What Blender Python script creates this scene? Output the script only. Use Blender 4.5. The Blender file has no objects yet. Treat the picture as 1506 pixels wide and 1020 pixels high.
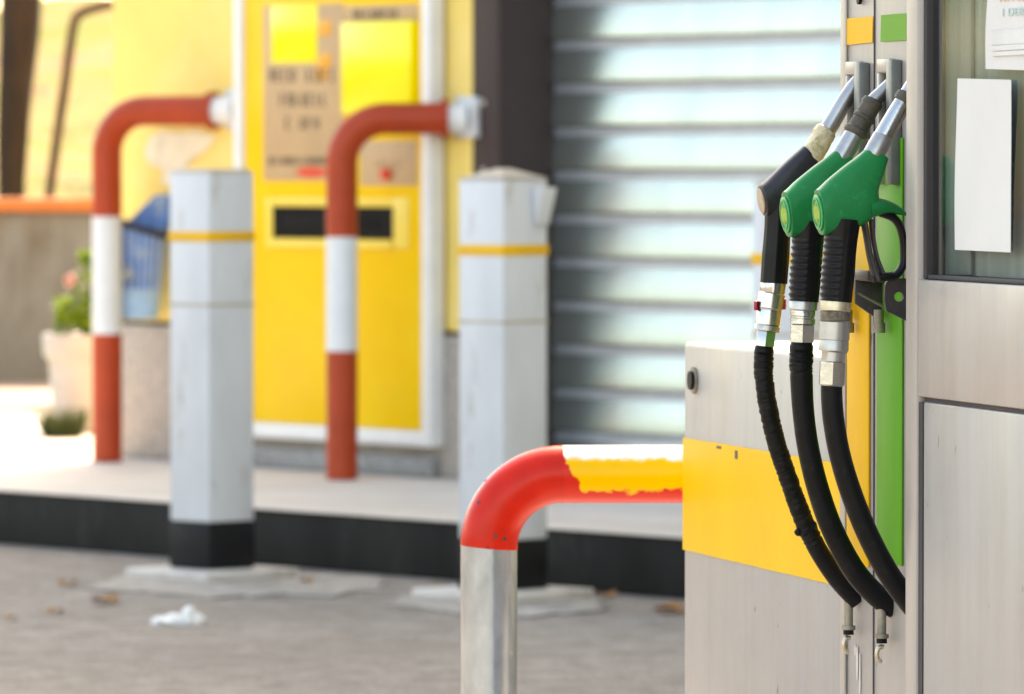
import bpy, bmesh, math, random
from mathutils import Vector as V, Matrix
random.seed(7)
S = bpy.context.scene
COL = S.collection
R = math.radians

# ------------------------------------------------------------------ camera model
F = 9500.0                      # focal length in photo pixels (photo 1506 px wide)
CAMZ = 1.03
PITCH = math.atan(265.0 / F)
FW = V((0, math.cos(PITCH), -math.sin(PITCH)))
UP = V((0, math.sin(PITCH), math.cos(PITCH)))
RT = V((1, 0, 0))
CP = V((0, 0, CAMZ))
def ray(px, py): return FW * F + RT * (px - 753) + UP * (510 - py)
def on(px, py, p, n):
    d = ray(px, py); k = (p - CP).dot(n) / d.dot(n); return CP + d * k
def ground(px, py, z=0.0): return on(px, py, V((0, 0, z)), V((0, 0, 1)))
def atY(px, py, y): return on(px, py, V((0, y, 0)), V((0, 1, 0)))

# ------------------------------------------------------------------ materials
def srgb(r, g, b):
    f = lambda c: (c / 255 / 12.92) if c / 255 <= .04045 else ((c / 255 + .055) / 1.055) ** 2.4
    return (f(r), f(g), f(b))
class NT:
    def __init__(s, name):
        s.m = bpy.data.materials.new(name); s.m.use_nodes = True
        s.n = s.m.node_tree.nodes; s.l = s.m.node_tree.links
        s.b = s.n['Principled BSDF']; s.out = s.n['Material Output']
        s.tc = s.n.new('ShaderNodeTexCoord')
    def node(s, t, **kw):
        x = s.n.new(t)
        for k, v in kw.items():
            if k in x.inputs: x.inputs[k].default_value = v
            else: setattr(x, k, v)
        return x
    def link(s, a, b): s.l.new(a, b)
    def noise(s, scale, detail=4, rough=.6, stretch=(1, 1, 1)):
        mp = s.node('ShaderNodeMapping'); mp.inputs['Scale'].default_value = stretch
        s.link(s.tc.outputs['Object'], mp.inputs['Vector'])
        n = s.node('ShaderNodeTexNoise'); n.inputs['Scale'].default_value = scale
        n.inputs['Detail'].default_value = detail; n.inputs['Roughness'].default_value = rough
        s.link(mp.outputs['Vector'], n.inputs['Vector']); return n.outputs['Fac']
    def ramp(s, fac, stops):
        r = s.node('ShaderNodeValToRGB'); e = r.color_ramp.elements
        while len(e) < len(stops): e.new(0.5)
        for i, (p, c) in enumerate(stops):
            e[i].position = p; e[i].color = (*c, 1) if len(c) == 3 else c
        s.link(fac, r.inputs['Fac']); return r.outputs['Color']
    def mix(s, fac, a, b, mode='MIX'):
        x = s.node('ShaderNodeMix'); x.data_type = 'RGBA'; x.blend_type = mode
        for sock, v in ((x.inputs[0], fac), (x.inputs[6], a), (x.inputs[7], b)):
            if hasattr(v, 'is_output'): s.link(v, sock)
            else: sock.default_value = v if isinstance(v, (int, float)) else (*v, 1)
        return x.outputs[2]
    def bump(s, fac, strength, dist=.01):
        b = s.node('ShaderNodeBump'); b.inputs['Strength'].default_value = strength
        b.inputs['Distance'].default_value = dist
        s.link(fac, b.inputs['Height']); s.link(b.outputs['Normal'], s.b.inputs['Normal'])
    def col(s, c):
        if hasattr(c, 'is_output'): s.link(c, s.b.inputs['Base Color'])
        else: s.b.inputs['Base Color'].default_value = (*c, 1)
def mul(c, k): return tuple(min(1, x * k) for x in c)
def basic(name, c, rough=.5, metal=0, var=.12, scale=6, stretch=(1, 1, 1), bump=0, bscale=None, spec=.5, dirt=None, dirt_at=(.62, .75), dscale=4, dstretch=(1, 1, 1), coat=0):
    t = NT(name)
    f = t.noise(scale, 5, .65, stretch)
    k = t.ramp(f, [(.3, mul(c, 1 - var)), (.7, mul(c, 1 + var))])
    if dirt:
        g = t.noise(dscale, 6, .7, dstretch)
        k = t.mix(t.ramp(g, [(dirt_at[0], (0, 0, 0)), (dirt_at[1], (1, 1, 1))]), k, dirt)
    t.col(k)
    t.b.inputs['Roughness'].default_value = rough; t.b.inputs['Metallic'].default_value = metal
    t.b.inputs['Specular IOR Level'].default_value = spec
    if coat: t.b.inputs['Coat Weight'].default_value = coat; t.b.inputs['Coat Roughness'].default_value = .12
    if bump: t.bump(t.noise(bscale or scale * 4, 5, .7, stretch), bump)
    return t.m
M = {}
def asphalt_mat():
    t = NT('asphalt')
    k = t.ramp(t.noise(1.3, 6, .7), [(.3, (.31, .262, .222)), (.7, (.44, .378, .325))])
    k = t.mix(t.ramp(t.noise(70, 4, .8), [(.36, (1, 1, 1)), (.5, (0, 0, 0))]), k, (.13, .115, .10))
    k = t.mix(t.ramp(t.noise(38, 3, .7), [(.60, (0, 0, 0)), (.68, (1, 1, 1))]), k, (.46, .41, .36))
    k = t.mix(t.ramp(t.noise(2.6, 5, .65), [(.60, (0, 0, 0)), (.72, (.55, .55, .55))]), k, (.16, .14, .125))
    k = t.mix(t.ramp(t.noise(10, 6, .75), [(.40, (.75, .75, .75)), (.56, (0, 0, 0))]), k, (.20, .165, .135))
    t.col(k); t.b.inputs['Roughness'].default_value = .92; t.bump(t.noise(130, 4, .8), .7); return t.m
M['asphalt'] = asphalt_mat()
M['pavement'] = basic('pavement_tiles', (.64, .56, .49), .75, var=.12, scale=3, bump=.15, bscale=90, dirt=(.50, .43, .37), dirt_at=(.55, .8), dscale=2.2)
M['kerb'] = basic('black_kerb_paint', (.020, .0185, .017), .8, var=.35, scale=5, stretch=(1, 1, .4), bump=.3, bscale=60, spec=.2, dirt=(.06, .055, .05), dirt_at=(.58, .8), dscale=9, dstretch=(1, 1, .25))
M['concrete'] = basic('concrete', (.60, .54, .49), .9, var=.15, scale=14, bump=.4, bscale=80, dirt=(.3, .26, .22), dscale=8)
M['concrete_dirt'] = basic('worn_concrete', (.40, .355, .31), .9, var=.3, scale=16, bump=.5, bscale=70, dirt=(.29, .25, .215), dirt_at=(.46, .6), dscale=7)
M['yellow_wall'] = basic('pale_yellow_render', (.88, .64, .185), .85, var=.08, scale=2.5, bump=.25, bscale=70, dirt=(.90, .72, .32), dirt_at=(.5, .8), dscale=2)
M['stone'] = basic('granite', (.36, .31, .27), .7, var=.3, scale=60, dirt=(.24, .22, .2), dirt_at=(.55, .66), dscale=45)
M['stone_dark'] = basic('shaded_granite', (.26, .25, .24), .6, var=.3, scale=50, dirt=(.14, .135, .13), dirt_at=(.52, .64), dscale=38)  # darker granite copy: shade under the terminal is put into the colour
M['brown_steel'] = basic('brown_painted_steel', (.050, .034, .033), .5, spec=.25, var=.15, scale=4, stretch=(1, 1, .2))
M['roof'] = basic('roof_felt', (.2, .2, .2), .9)
M['term_yellow'] = basic('terminal_yellow', (.90, .52, .0), .4, spec=.25, var=.06, scale=2.2, dirt=(.90, .60, .02), dirt_at=(.5, .75), dscale=3)
M['term_slot_frame'] = basic('pale_yellow_plastic', (.88, .62, .08), .4, var=.05)
M['sticker_yellow'] = basic('bright_yellow_film', (.92, .78, .0), .25, var=.04, scale=6, coat=.3)
M['tan'] = basic('tan_panel', (.52, .33, .17), .5, var=.1, scale=5)
M['ink'] = basic('dark_ink', (.13, .085, .05), .6)
M['ink_red'] = basic('red_ink', (.75, .045, .01), .4)
M['ink_orange'] = basic('orange_ink', (.85, .36, .02), .4)
M['white'] = basic('white_paint', (.76, .74, .72), .45, var=.06, scale=9, dirt=(.55, .5, .45), dirt_at=(.6, .8), dscale=7)
M['black'] = basic('black_recess', (.004, .0038, .0035), .7, spec=.15)
M['bollard'] = basic('grey_bollard_paint', (.60, .61, .635), .5, var=.1, scale=7, stretch=(1, 1, .3), dirt=(.36, .29, .23), dirt_at=(.58, .72), dscale=10, dstretch=(1, 1, .35), bump=.1, bscale=40)
M['bollard_black'] = basic('black_bollard_paint', (.005, .005, .006), .55, spec=.25, var=.3, scale=12, dirt=(.1, .09, .08), dirt_at=(.64, .8), dscale=20)
M['bollard_cap'] = basic('bollard_cap_paint', (.46, .40, .33), .6, var=.15, scale=20)
M['bollard_yellow'] = basic('yellow_stripe', (.80, .42, .004), .45)
M['guard_red'] = basic('orange_red_paint', (.42, .042, .008), .45, var=.12, scale=9, dirt=(.36, .06, .015), dscale=12, spec=.35)
M['guard_white'] = basic('white_guard_paint', (.68, .69, .71), .45, var=.05, scale=9, dirt=(.5, .48, .46), dscale=10)
def steel_mat(name, c, spots=True):
    t = NT(name)
    k = t.ramp(t.noise(9, 6, .7, (3, 3, .10)), [(.28, mul(c, .93)), (.72, mul(c, 1.06))])
    k = t.mix(t.ramp(t.noise(5, 6, .72), [(.5, (0, 0, 0)), (.74, (.6, .6, .6))]), k, mul(c, .80))
    k = t.mix(t.ramp(t.noise(26, 5, .75, (5, 5, .16)), [(.66, (0, 0, 0)), (.72, (.6, .6, .6))]), k, mul(c, 1.14))
    if spots:
        k = t.mix(t.ramp(t.noise(55, 2, .5, (1, 1, .5)), [(.735, (0, 0, 0)), (.75, (1, 1, 1))]), k, mul(c, .38))
        k = t.mix(t.ramp(t.noise(32, 6, .8, (6, 6, .25)), [(.70, (0, 0, 0)), (.735, (.7, .7, .7))]), k, mul(c, .55))
    t.col(k)
    r = t.ramp(t.noise(7, 5, .7, (2, 2, .3)), [(.3, (.34, .34, .34)), (.7, (.52, .52, .52))]); t.link(r, t.b.inputs['Roughness'])
    t.b.inputs['Metallic'].default_value = .25; t.bump(t.noise(50, 4, .7, (2, 2, .1)), .06); return t.m
M['dispenser'] = steel_mat('brushed_beige_steel', (.352, .335, .328))
M['dispenser_frame'] = steel_mat('beige_frame_steel', (.41, .378, .355), False)
M['stain'] = basic('limescale', (.55, .52, .49), .7, var=.1, scale=60)
M['poster'] = basic('bleached_poster', (.82, .72, .52), .8, var=.15, scale=14)
M['holster_bar'] = basic('shaded_bar_steel', (.16, .17, .165), .45, .4, var=.15, scale=40)  # darker than the frame: the bar's side shade is put into its colour
M['seam'] = basic('dark_seam', (.03, .025, .03), .7)
M['band_yellow'] = basic('yellow_vinyl', (.80, .455, .0015), .4, var=.05, scale=8, stretch=(1, 1, .3), dirt=(.78, .40, .001), dscale=5, spec=.2)
M['strip_yellow'] = basic('amber_vinyl', (.78, .425, .010), .45, var=.06, scale=12, spec=.15, stretch=(1, 1, .3))
M['strip_green'] = basic('green_vinyl', (.065, .30, .012), .45, var=.14, scale=9, stretch=(1, 1, .25), spec=.15)
M['sticker_green'] = basic('leaf_green_vinyl', (.085, .29, .012), .5, spec=.15, var=.05)
M['sticker_amber'] = basic('amber_sticker_vinyl', (.78, .40, .006), .5, spec=.15, var=.05)
M['chrome'] = basic('worn_steel', (.50, .495, .485), .20, .97, var=.12, scale=30, dirt=(.33, .30, .26), dirt_at=(.55, .75), dscale=45, bump=.05)
M['alu'] = basic('dull_aluminium', (.43, .425, .42), .33, .85, var=.12, scale=25, dirt=(.33, .32, .29), dirt_at=(.55, .72), dscale=30)
M['knurl'] = basic('knurled_bronze', (.20, .17, .13), .5, .6, var=.5, scale=180, bump=.6, bscale=220)
M['brass'] = basic('yellowed_ring', (.56, .48, .36), .35, .8, var=.2, scale=40)
M['rubber'] = basic('black_rubber', (.0045, .0045, .005), .5, var=.3, scale=30, bump=.12, bscale=120, spec=.18, dirt=(.022, .02, .018), dirt_at=(.55, .72), dscale=28)
M['grip_black'] = basic('black_grip_rubber', (.004, .004, .005), .36, var=.3, scale=30, spec=.22)
M['sleeve'] = basic('dirty_rubber_sleeve', (.075, .065, .048), .6, var=.35, scale=45, bump=.2, bscale=90)
M['tape'] = basic('cream_tape', (.62, .53, .36), .6, var=.2, scale=50, dirt=(.3, .24, .1), dirt_at=(.5, .66), dscale=40, bump=.3, bscale=60)
M['nozzle_green'] = basic('green_moulded_cover', (.0, .19, .055), .30, var=.12, scale=14, spec=.18, dirt=(.012, .27, .10), dirt_at=(.57, .70), dscale=48)
M['nozzle_black'] = basic('black_moulded_cover', (.018, .015, .02), .42, var=.4, scale=26, dirt=(.07, .055, .04), dirt_at=(.6, .74), dscale=30)
M['cap_green'] = basic('light_green_cap', (.01, .33, .10), .35, var=.12, scale=60)
M['emblem'] = basic('lime_emblem', (.35, .50, .06), .4, var=.3, scale=160)
M['cap_cream'] = basic('worn_cream_cap', (.42, .33, .24), .6, var=.3, scale=60, dirt=(.1, .07, .05), dscale=60)
M['red_plastic'] = basic('red_plastic', (.42, .012, .03), .4)
M['bracket'] = basic('dark_grey_bracket', (.055, .052, .055), .5, .3, var=.3, scale=40, dirt=(.2, .15, .1), dirt_at=(.66, .76), dscale=60)
M['bolt'] = basic('stained_rod', (.26, .235, .19), .5, .5, var=.35, scale=50)
M['paper'] = basic('paper', (.58, .585, .585), .7, var=.05, scale=4)
M['paper_grey'] = basic('grey_print', (.55, .56, .56), .7)
M['ink_pale'] = basic('faded_blue_green_ink', (.38, .52, .50), .7)
M['ink_salmon'] = basic('faded_red_ink', (.80, .36, .24), .7)
M['interior'] = basic('display_interior', (.26, .275, .27), .5, var=.4, scale=5, stretch=(4, 4, .06))
M['interior_dark'] = basic('display_rib_grey', (.26, .265, .27), .5, var=.2, scale=5, stretch=(4, 4, .06))
M['terracotta'] = basic('pale_terracotta', (.44, .39, .375), .75, var=.08, scale=10, dirt=(.36, .31, .28), dscale=8, bump=.1)
M['soil'] = basic('soil', (.08, .055, .035), .95, var=.4, scale=40)
M['low_wall'] = basic('weathered_wall', (.185, .195, .205), .9, var=.18, scale=3, stretch=(2, 2, .5), dirt=(.105, .09, .075), dirt_at=(.46, .62), dscale=3.2, dstretch=(1.6, 1.6, .35), bump=.3, bscale=40)
M['coping'] = basic('orange_coping_tile', (.55, .17, .05), .7, var=.2, scale=12)
M['bark'] = basic('bark', (.036, .021, .014), .9, var=.5, scale=8, stretch=(1, 1, .25), dirt=(.085, .036, .014), dirt_at=(.62, .75), dscale=5, bump=.8, bscale=26)
M['rust'] = basic('rusty_pipe', (.085, .034, .024), .75, var=.35, scale=18)
M['blue'] = basic('blue_plastic_liner', (.07, .19, .50), .4, var=.4, scale=22, dirt=(.35, .42, .5), dirt_at=(.52, .62), dscale=16)
M['blue_pale'] = basic('pale_blue_plastic', (.36, .54, .74), .45, var=.15, scale=14)
M['wire'] = basic('dark_coated_wire', (.025, .025, .035), .5)
M['wire_grey'] = basic('grey_wire', (.45, .53, .66), .4)
M['litter'] = basic('white_litter_paper', (.80, .79, .77), .8, var=.05)
M['leaf_dry'] = basic('dry_leaf', (.48, .25, .09), .8, var=.35, scale=40)
M['green_paint'] = basic('pale_green_ground_paint', (.16, .40, .30), .8, var=.15, scale=6)
M['pink_paving'] = basic('pinkish_paving', (.50, .36, .30), .85, var=.15, scale=6)

def pipe_mat():
    t = NT('yellow_over_red_pipe_paint')     # hand-painted: yellow daubed over red, red left bare under the pipe
    sep = t.node('ShaderNodeSeparateXYZ'); t.link(t.tc.outputs['Object'], sep.inputs[0])
    n = t.noise(34, 4, .65)
    a = t.node('ShaderNodeMath', operation='MULTIPLY_ADD'); t.link(n, a.inputs[0]); a.inputs[1].default_value = .035
    t.link(sep.outputs['Z'], a.inputs[2])
    x = t.node('ShaderNodeMath', operation='MULTIPLY_ADD'); t.link(sep.outputs['X'], x.inputs[0]); x.inputs[1].default_value = 0.0
    t.link(a.outputs[0], x.inputs[2])
    t.pz = x
    return t
def galv_mat():
    t = NT('galvanised_pipe')
    k = t.ramp(t.noise(16, 5, .7, (1, 1, .35)), [(.32, (.26, .30, .35)), (.68, (.54, .60, .67))])
    k = t.mix(t.ramp(t.noise(60, 3, .5), [(.70, (0, 0, 0)), (.76, (1, 1, 1))]), k, (.72, .72, .7))
    t.col(k); t.b.inputs['Metallic'].default_value = .9; t.b.inputs['Roughness'].default_value = .24
    return t.m
M['galv'] = galv_mat()
M['pipe_red'] = basic('glossy_red_pipe_paint', (.58, .016, .006), .28, var=.14, scale=14, dirt=(.42, .03, .01), dscale=18, spec=.22)
def shutter_mat():
    t = NT('satin_shutter_steel')
    k = t.ramp(t.noise(5, 4, .6, (1, 1, .6)), [(.3, (.42, .475, .46)), (.7, (.50, .555, .53))])
    t.col(k); t.b.inputs['Metallic'].default_value = .9; t.b.inputs['Roughness'].default_value = .24
    return t.m
M['shutter'] = shutter_mat()
M['shutter_groove'] = basic('shutter_hinge_steel', (.42, .46, .52), .4, .7, var=.1)
def glass_mat():
    t = NT('window_glass'); t.n.remove(t.b)
    g = t.node('ShaderNodeBsdfGlossy'); g.inputs['Roughness'].default_value = .1
    g.inputs['Color'].default_value = (.95, .96, .96, 1)
    tr = t.node('ShaderNodeBsdfTransparent'); tr.inputs['Color'].default_value = (.86, .9, .88, 1)
    fr = t.node('ShaderNodeFresnel'); fr.inputs['IOR'].default_value = 1.6
    m = t.node('ShaderNodeMixShader'); ge = t.node('ShaderNodeNewGeometry'); iv = t.node('ShaderNodeMath', operation='SUBTRACT'); iv.inputs[0].default_value = 1; t.link(ge.outputs['Backfacing'], iv.inputs[1]); mu = t.node('ShaderNodeMath', operation='MULTIPLY'); t.link(fr.outputs[0], mu.inputs[0]); t.link(iv.outputs[0], mu.inputs[1]); t.link(mu.outputs[0], m.inputs[0]); t.link(tr.outputs[0], m.inputs[1]); t.link(g.outputs[0], m.inputs[2])
    t.link(m.outputs[0], t.out.inputs['Surface']); return t.m
M['glass'] = glass_mat()
def hill_mat():
    t = NT('dry_grass_hill')
    k = t.ramp(t.noise(1.5, 6, .75, (1, .5, 1)), [(.34, (.07, .085, .012)), (.45, (.24, .19, .035)), (.55, (.32, .21, .075)), (.66, (.17, .075, .03))])
    k = t.mix(t.ramp(t.noise(.8, 3, .5), [(.5, (0, 0, 0)), (.62, (1, 1, 1))]), k, (.18, .20, .015))
    t.col(k); t.b.inputs['Roughness'].default_value = .95; t.bump(t.noise(14, 5, .8), .8, .05); return t.m
M['hill'] = hill_mat()
def leaf_mat(name, a, b, tr=.35):
    t = NT(name)
    inf = t.node('ShaderNodeNewGeometry')
    k = t.ramp(inf.outputs['Random Per Island'], [(0, a), (1, b)])
    t.col(k); t.b.inputs['Roughness'].default_value = .55
    tl = t.node('ShaderNodeBsdfTranslucent'); t.link(k, tl.inputs['Color'])
    m = t.node('ShaderNodeMixShader'); m.inputs[0].default_value = tr
    t.link(t.b.outputs[0], m.inputs[1]); t.link(tl.outputs[0], m.inputs[2]); t.link(m.outputs[0], t.out.inputs['Surface'])
    return t.m
M['leaf'] = leaf_mat('plant_leaf', (.07, .15, .008), (.24, .34, .02), .4)
M['leaf_dark'] = leaf_mat('tree_leaf', (.06, .11, .025), (.17, .23, .06))
M['weed'] = leaf_mat('weed_leaf', (.03, .05, .012), (.08, .10, .035))
M['petal'] = basic('pink_petal', (.75, .45, .42), .7)

# ------------------------------------------------------------------ mesh helpers
def obj(name, bm, mat, parent=None, smooth=True, ang=38, local=False):
    bm.normal_update()
    if smooth:
        for f in bm.faces: f.smooth = True
        for e in bm.edges:
            if len(e.link_faces) == 2 and e.calc_face_angle(0) > R(ang): e.smooth = False
    me = bpy.data.meshes.new(name)
    if parent is not None and not local:
        w = parent_loc(parent)
        bmesh.ops.translate(bm, verts=bm.verts, vec=-w)
    bm.to_mesh(me); bm.free()
    mats = mat if isinstance(mat, (list, tuple)) else [mat]
    for m in mats: me.materials.append(M[m] if isinstance(m, str) else m)
    o = bpy.data.objects.new(name, me); COL.objects.link(o)
    if parent is not None: o.parent = parent
    return o
def parent_loc(p):
    l = V((0, 0, 0))
    while p is not None: l += V(p.location); p = p.parent
    return l
def tag(o, label=None, cat=None, group=None, kind=None):
    if label: o['label'] = label
    if cat: o['category'] = cat
    if group: o['group'] = group
    if kind: o['kind'] = kind
    return o
def thing(name, loc, label, cat, group=None):
    o = bpy.data.objects.new(name, None); COL.objects.link(o); o.location = loc
    o.empty_display_size = .1
    return tag(o, label, cat, group)
def B(): return bmesh.new()
def hexa(bm, c, bev=0, seg=2):
    """c: 8 corners (4 bottom ccw, 4 top)"""
    vs = [bm.verts.new(p) for p in c]
    fs = [bm.faces.new([vs[i] for i in q]) for q in ((3, 2, 1, 0), (4, 5, 6, 7), (0, 1, 5, 4), (1, 2, 6, 5), (2, 3, 7, 6), (3, 0, 4, 7))]
    bmesh.ops.recalc_face_normals(bm, faces=fs)
    if bev:
        es = list({e for f in fs for e in f.edges})
        bmesh.ops.bevel(bm, geom=es, offset=bev, segments=seg, profile=.5, affect='EDGES')
    return bm
def fbox(bm, fr, s0, s1, o0, o1, z0, z1, bev=0):
    """box in a facade frame fr=(origin, along, out)"""
    P, a, n = fr
    q = lambda s, o, z: P + a * s + n * o + V((0, 0, z - P.z))
    return hexa(bm, [q(s0, o0, z0), q(s1, o0, z0), q(s1, o1, z0), q(s0, o1, z0), q(s0, o0, z1), q(s1, o0, z1), q(s1, o1, z1), q(s0, o1, z1)], bev)
def poly_slab(bm, pts, thick, bev=0):
    """planar polygon pts extruded by vector thick"""
    a = [bm.verts.new(p) for p in pts]; b = [bm.verts.new(p + thick) for p in pts]
    n = len(pts)
    fs = [bm.faces.new(a), bm.faces.new(b[::-1])] + [bm.faces.new((a[i], b[i], b[(i + 1) % n], a[(i + 1) % n])) for i in range(n)]
    bmesh.ops.recalc_face_normals(bm, faces=fs)
    if bev:
        es = list({e for f in fs for e in f.edges}); bmesh.ops.bevel(bm, geom=es, offset=bev, segments=2, profile=.5, affect='EDGES')
    return bm
def catmull(pts, n):
    """pts: list of tuples/Vectors of equal length -> resampled"""
    P = [tuple(p) for p in pts]; out = []
    k = len(P[0])
    for i in range(len(P) - 1):
        p0, p1, p2, p3 = P[max(i - 1, 0)], P[i], P[i + 1], P[min(i + 2, len(P) - 1)]
        for j in range(n):
            t = j / n
            out.append(tuple(.5 * ((2 * p1[c]) + (p2[c] - p0[c]) * t + (2 * p0[c] - 5 * p1[c] + 4 * p2[c] - p3[c]) * t * t + (3 * p1[c] - p0[c] - 3 * p2[c] + p3[c]) * t ** 3) for c in range(k)))
    out.append(P[-1]); return out
def tube(bm, pts, rad, seg=24, rf=None, cap=True, flat=None, mat=None):
    """pts Vectors; rad number or list; rf(i,theta,r)->r ; flat=(vector, k) squashes along a vector"""
    pts = [V(p) for p in pts]; n = len(pts)
    if not isinstance(rad, (list, tuple)): rad = [rad] * n
    T = []
    for i in range(n):
        d = pts[min(i + 1, n - 1)] - pts[max(i - 1, 0)]
        if d.length < 1e-9: d = T[-1] if T else V((0, 0, 1))
        T.append(d.normalized())
    ref = V((0, 1, 0)) if abs(T[0].y) < .9 else V((1, 0, 0))
    u = (ref - T[0] * ref.dot(T[0])).normalized()
    rings = []
    for i in range(n):
        u = (u - T[i] * u.dot(T[i])).normalized(); w = T[i].cross(u)
        ring = []
        for k in range(seg):
            th = 2 * math.pi * k / seg; r = rad[i]
            if rf: r = rf(i, th, r)
            off = u * (math.cos(th) * r) + w * (math.sin(th) * r)
            if flat: off -= flat[0] * off.dot(flat[0]) * (1 - flat[1])
            ring.append(bm.verts.new(pts[i] + off))
        rings.append(ring)
    fs = []
    for i in range(n - 1):
        for k in range(seg):
            f = bm.faces.new((rings[i][k], rings[i][(k + 1) % seg], rings[i + 1][(k + 1) % seg], rings[i + 1][k]))
            if mat: f.material_index = mat(i)
            fs.append(f)
    if cap: fs += [bm.faces.new(rings[0][::-1]), bm.faces.new(rings[-1])]
    bmesh.ops.recalc_face_normals(bm, faces=fs)
    return bm
def steps(prof):
    """stepped profile [(param, r)] -> with crisp doubled rings"""
    return prof
def loft(bm, st, wdir, seg=28, pw=2.6, cap=True):
    """st: list of (U, L, hw): superellipse sections"""
    rings = []
    for Uv, Lv, hw in st:
        c = (Uv + Lv) / 2; h = (Uv - Lv) / 2; ring = []
        for k in range(seg):
            th = 2 * math.pi * k / seg; cs, sn = math.cos(th), math.sin(th)
            x = math.copysign(abs(cs) ** (2 / pw), cs); y = math.copysign(abs(sn) ** (2 / pw), sn)
            ring.append(bm.verts.new(c + h * x + wdir * (hw * y)))
        rings.append(ring)
    fs = []
    for i in range(len(rings) - 1):
        for k in range(seg):
            fs.append(bm.faces.new((rings[i][k], rings[i][(k + 1) % seg], rings[i + 1][(k + 1) % seg], rings[i + 1][k])))
    if cap: fs += [bm.faces.new(rings[0][::-1]), bm.faces.new(rings[-1])]
    bmesh.ops.recalc_face_normals(bm, faces=fs); return bm
def disc(bm, c, n, r, thick=.002, seg=28, sy=1):
    n = n.normalized(); u = n.cross(V((0, 0, 1))).normalized() if abs(n.z) < .9 else V((1, 0, 0)); w = u.cross(n)
    pts = [c + u * (math.cos(2 * math.pi * k / seg) * r) + w * (math.sin(2 * math.pi * k / seg) * r * sy) for k in range(seg)]
    return poly_slab(bm, pts, n * thick)
def leaves(bm, c, rad, count, size, up=.3, aspect=.5):
    for _ in range(count):
        while True:
            d = V((random.uniform(-1, 1), random.uniform(-1, 1), random.uniform(-1, 1)))
            if d.length < 1: break
        p = c + V((d.x * rad[0], d.y * rad[1], d.z * rad[2]))
        a = V((random.gauss(0, 1), random.gauss(0, 1), random.gauss(up, .7))).normalized()
        b = a.cross(V((random.gauss(0, 1), random.gauss(0, 1), random.gauss(0, 1)))).normalized()
        s = size * random.uniform(.6, 1.3)
        v = [bm.verts.new(p + q) for q in (a * -s * .5, b * s * aspect * .5, a * s * .5, b * -s * aspect * .5)]
        bm.faces.new(v)

# ------------------------------------------------------------------ setting: ground, kerb, pavement
WA = R(53.0)
wa = V((math.cos(WA), -math.sin(WA), 0)); wn = V((-math.sin(WA), -math.cos(WA), 0))     # along the facade / out of it
KZ = .147
W0 = ground(420, 688, KZ)
WALL = (V((W0.x, W0.y, 0)), wa, wn)
def wsz(px, py, off=0.0):
    p = on(px, py, W0 + wn * off, wn); d = p - W0
    return d.dot(wa), p.z
def q(s, o, z): return WALL[0] + wa * s + wn * o + V((0, 0, z))

bm = B(); g = 260
NX = 40
vs = [[bm.verts.new((-g + 2 * g * i / NX, -g * .5 + 2 * g * j / NX, 0)) for j in range(NX + 1)] for i in range(NX + 1)]
for i in range(NX):
    for j in range(NX): bm.faces.new((vs[i][j], vs[i + 1][j], vs[i + 1][j + 1], vs[i][j + 1]))
tag(obj('road', bm, 'asphalt'), kind='structure')

k0 = ground(0, 800); k1 = ground(1000, 881)
kd = (k1 - k0); kd.z = 0; kd.normalize(); kn = V((kd.y, -kd.x, 0))     # kn points to the camera side
if kn.y > 0: kn = -kn
KERB = (V((k0.x, k0.y, 0)), kd, kn)
bm = B(); fbox(bm, KERB, -14, 12, -.30, 0, .001, KZ - .001, .008); tag(obj('kerb', bm, 'kerb'), kind='structure')
bm = B(); fbox(bm, KERB, -14, 12, -.30, .008, KZ - .001, KZ + .003, .0015)
tag(obj('kerb_top', bm, 'pavement'), kind='structure')
bm = B()
fbox(bm, KERB, -14, 12, -14, -.302, .001, KZ, 0)
tag(obj('pavement', bm, 'pavement'), kind='structure')
# painted and paved strips in front of the low wall
LWY = ground(60, 565, KZ).y
bm = B(); ya, yb = ground(0, 633, KZ).y, ground(0, 604, KZ).y
poly_slab(bm, [V((-6, ya, KZ + .004)), V((-1.72, ya, KZ + .004)), V((-1.72, yb, KZ + .004)), V((-6, yb, KZ + .004))], V((0, 0, .004)))
tag(obj('green_ground_marking', bm, 'green_paint'), kind='structure')
bm = B()
poly_slab(bm, [V((-6, yb + .1, KZ + .004)), V((-1.3, yb + .1, KZ + .004)), V((-1.3, LWY, KZ + .004)), V((-6, LWY, KZ + .004))], V((0, 0, .004)))
tag(obj('pink_paving', bm, 'pink_paving'), kind='structure')
# worn concrete patches round the bollard feet
def patch(name, pts, z, mat, jit=.03):
    bm = B(); P = []
    for i, p in enumerate(pts):
        a = ground(*p); b = ground(*pts[(i + 1) % len(pts)])
        for k in range(5):
            c = a.lerp(b, k / 5); P.append(V((c.x + random.uniform(-jit, jit), c.y + random.uniform(-jit, jit) * 2, z)))
    poly_slab(bm, P, V((0, 0, .004))); tag(obj(name, bm, mat), kind='structure')
patch('worn_concrete_patch', [(135, 866), (330, 880), (470, 876), (575, 870), (560, 852), (430, 845), (180, 846)], .002, 'concrete_dirt', .035)
patch('worn_concrete_patch', [(575, 893), (740, 912), (880, 902), (895, 882), (700, 868), (620, 876)], .002, 'concrete_dirt', .035)

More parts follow.
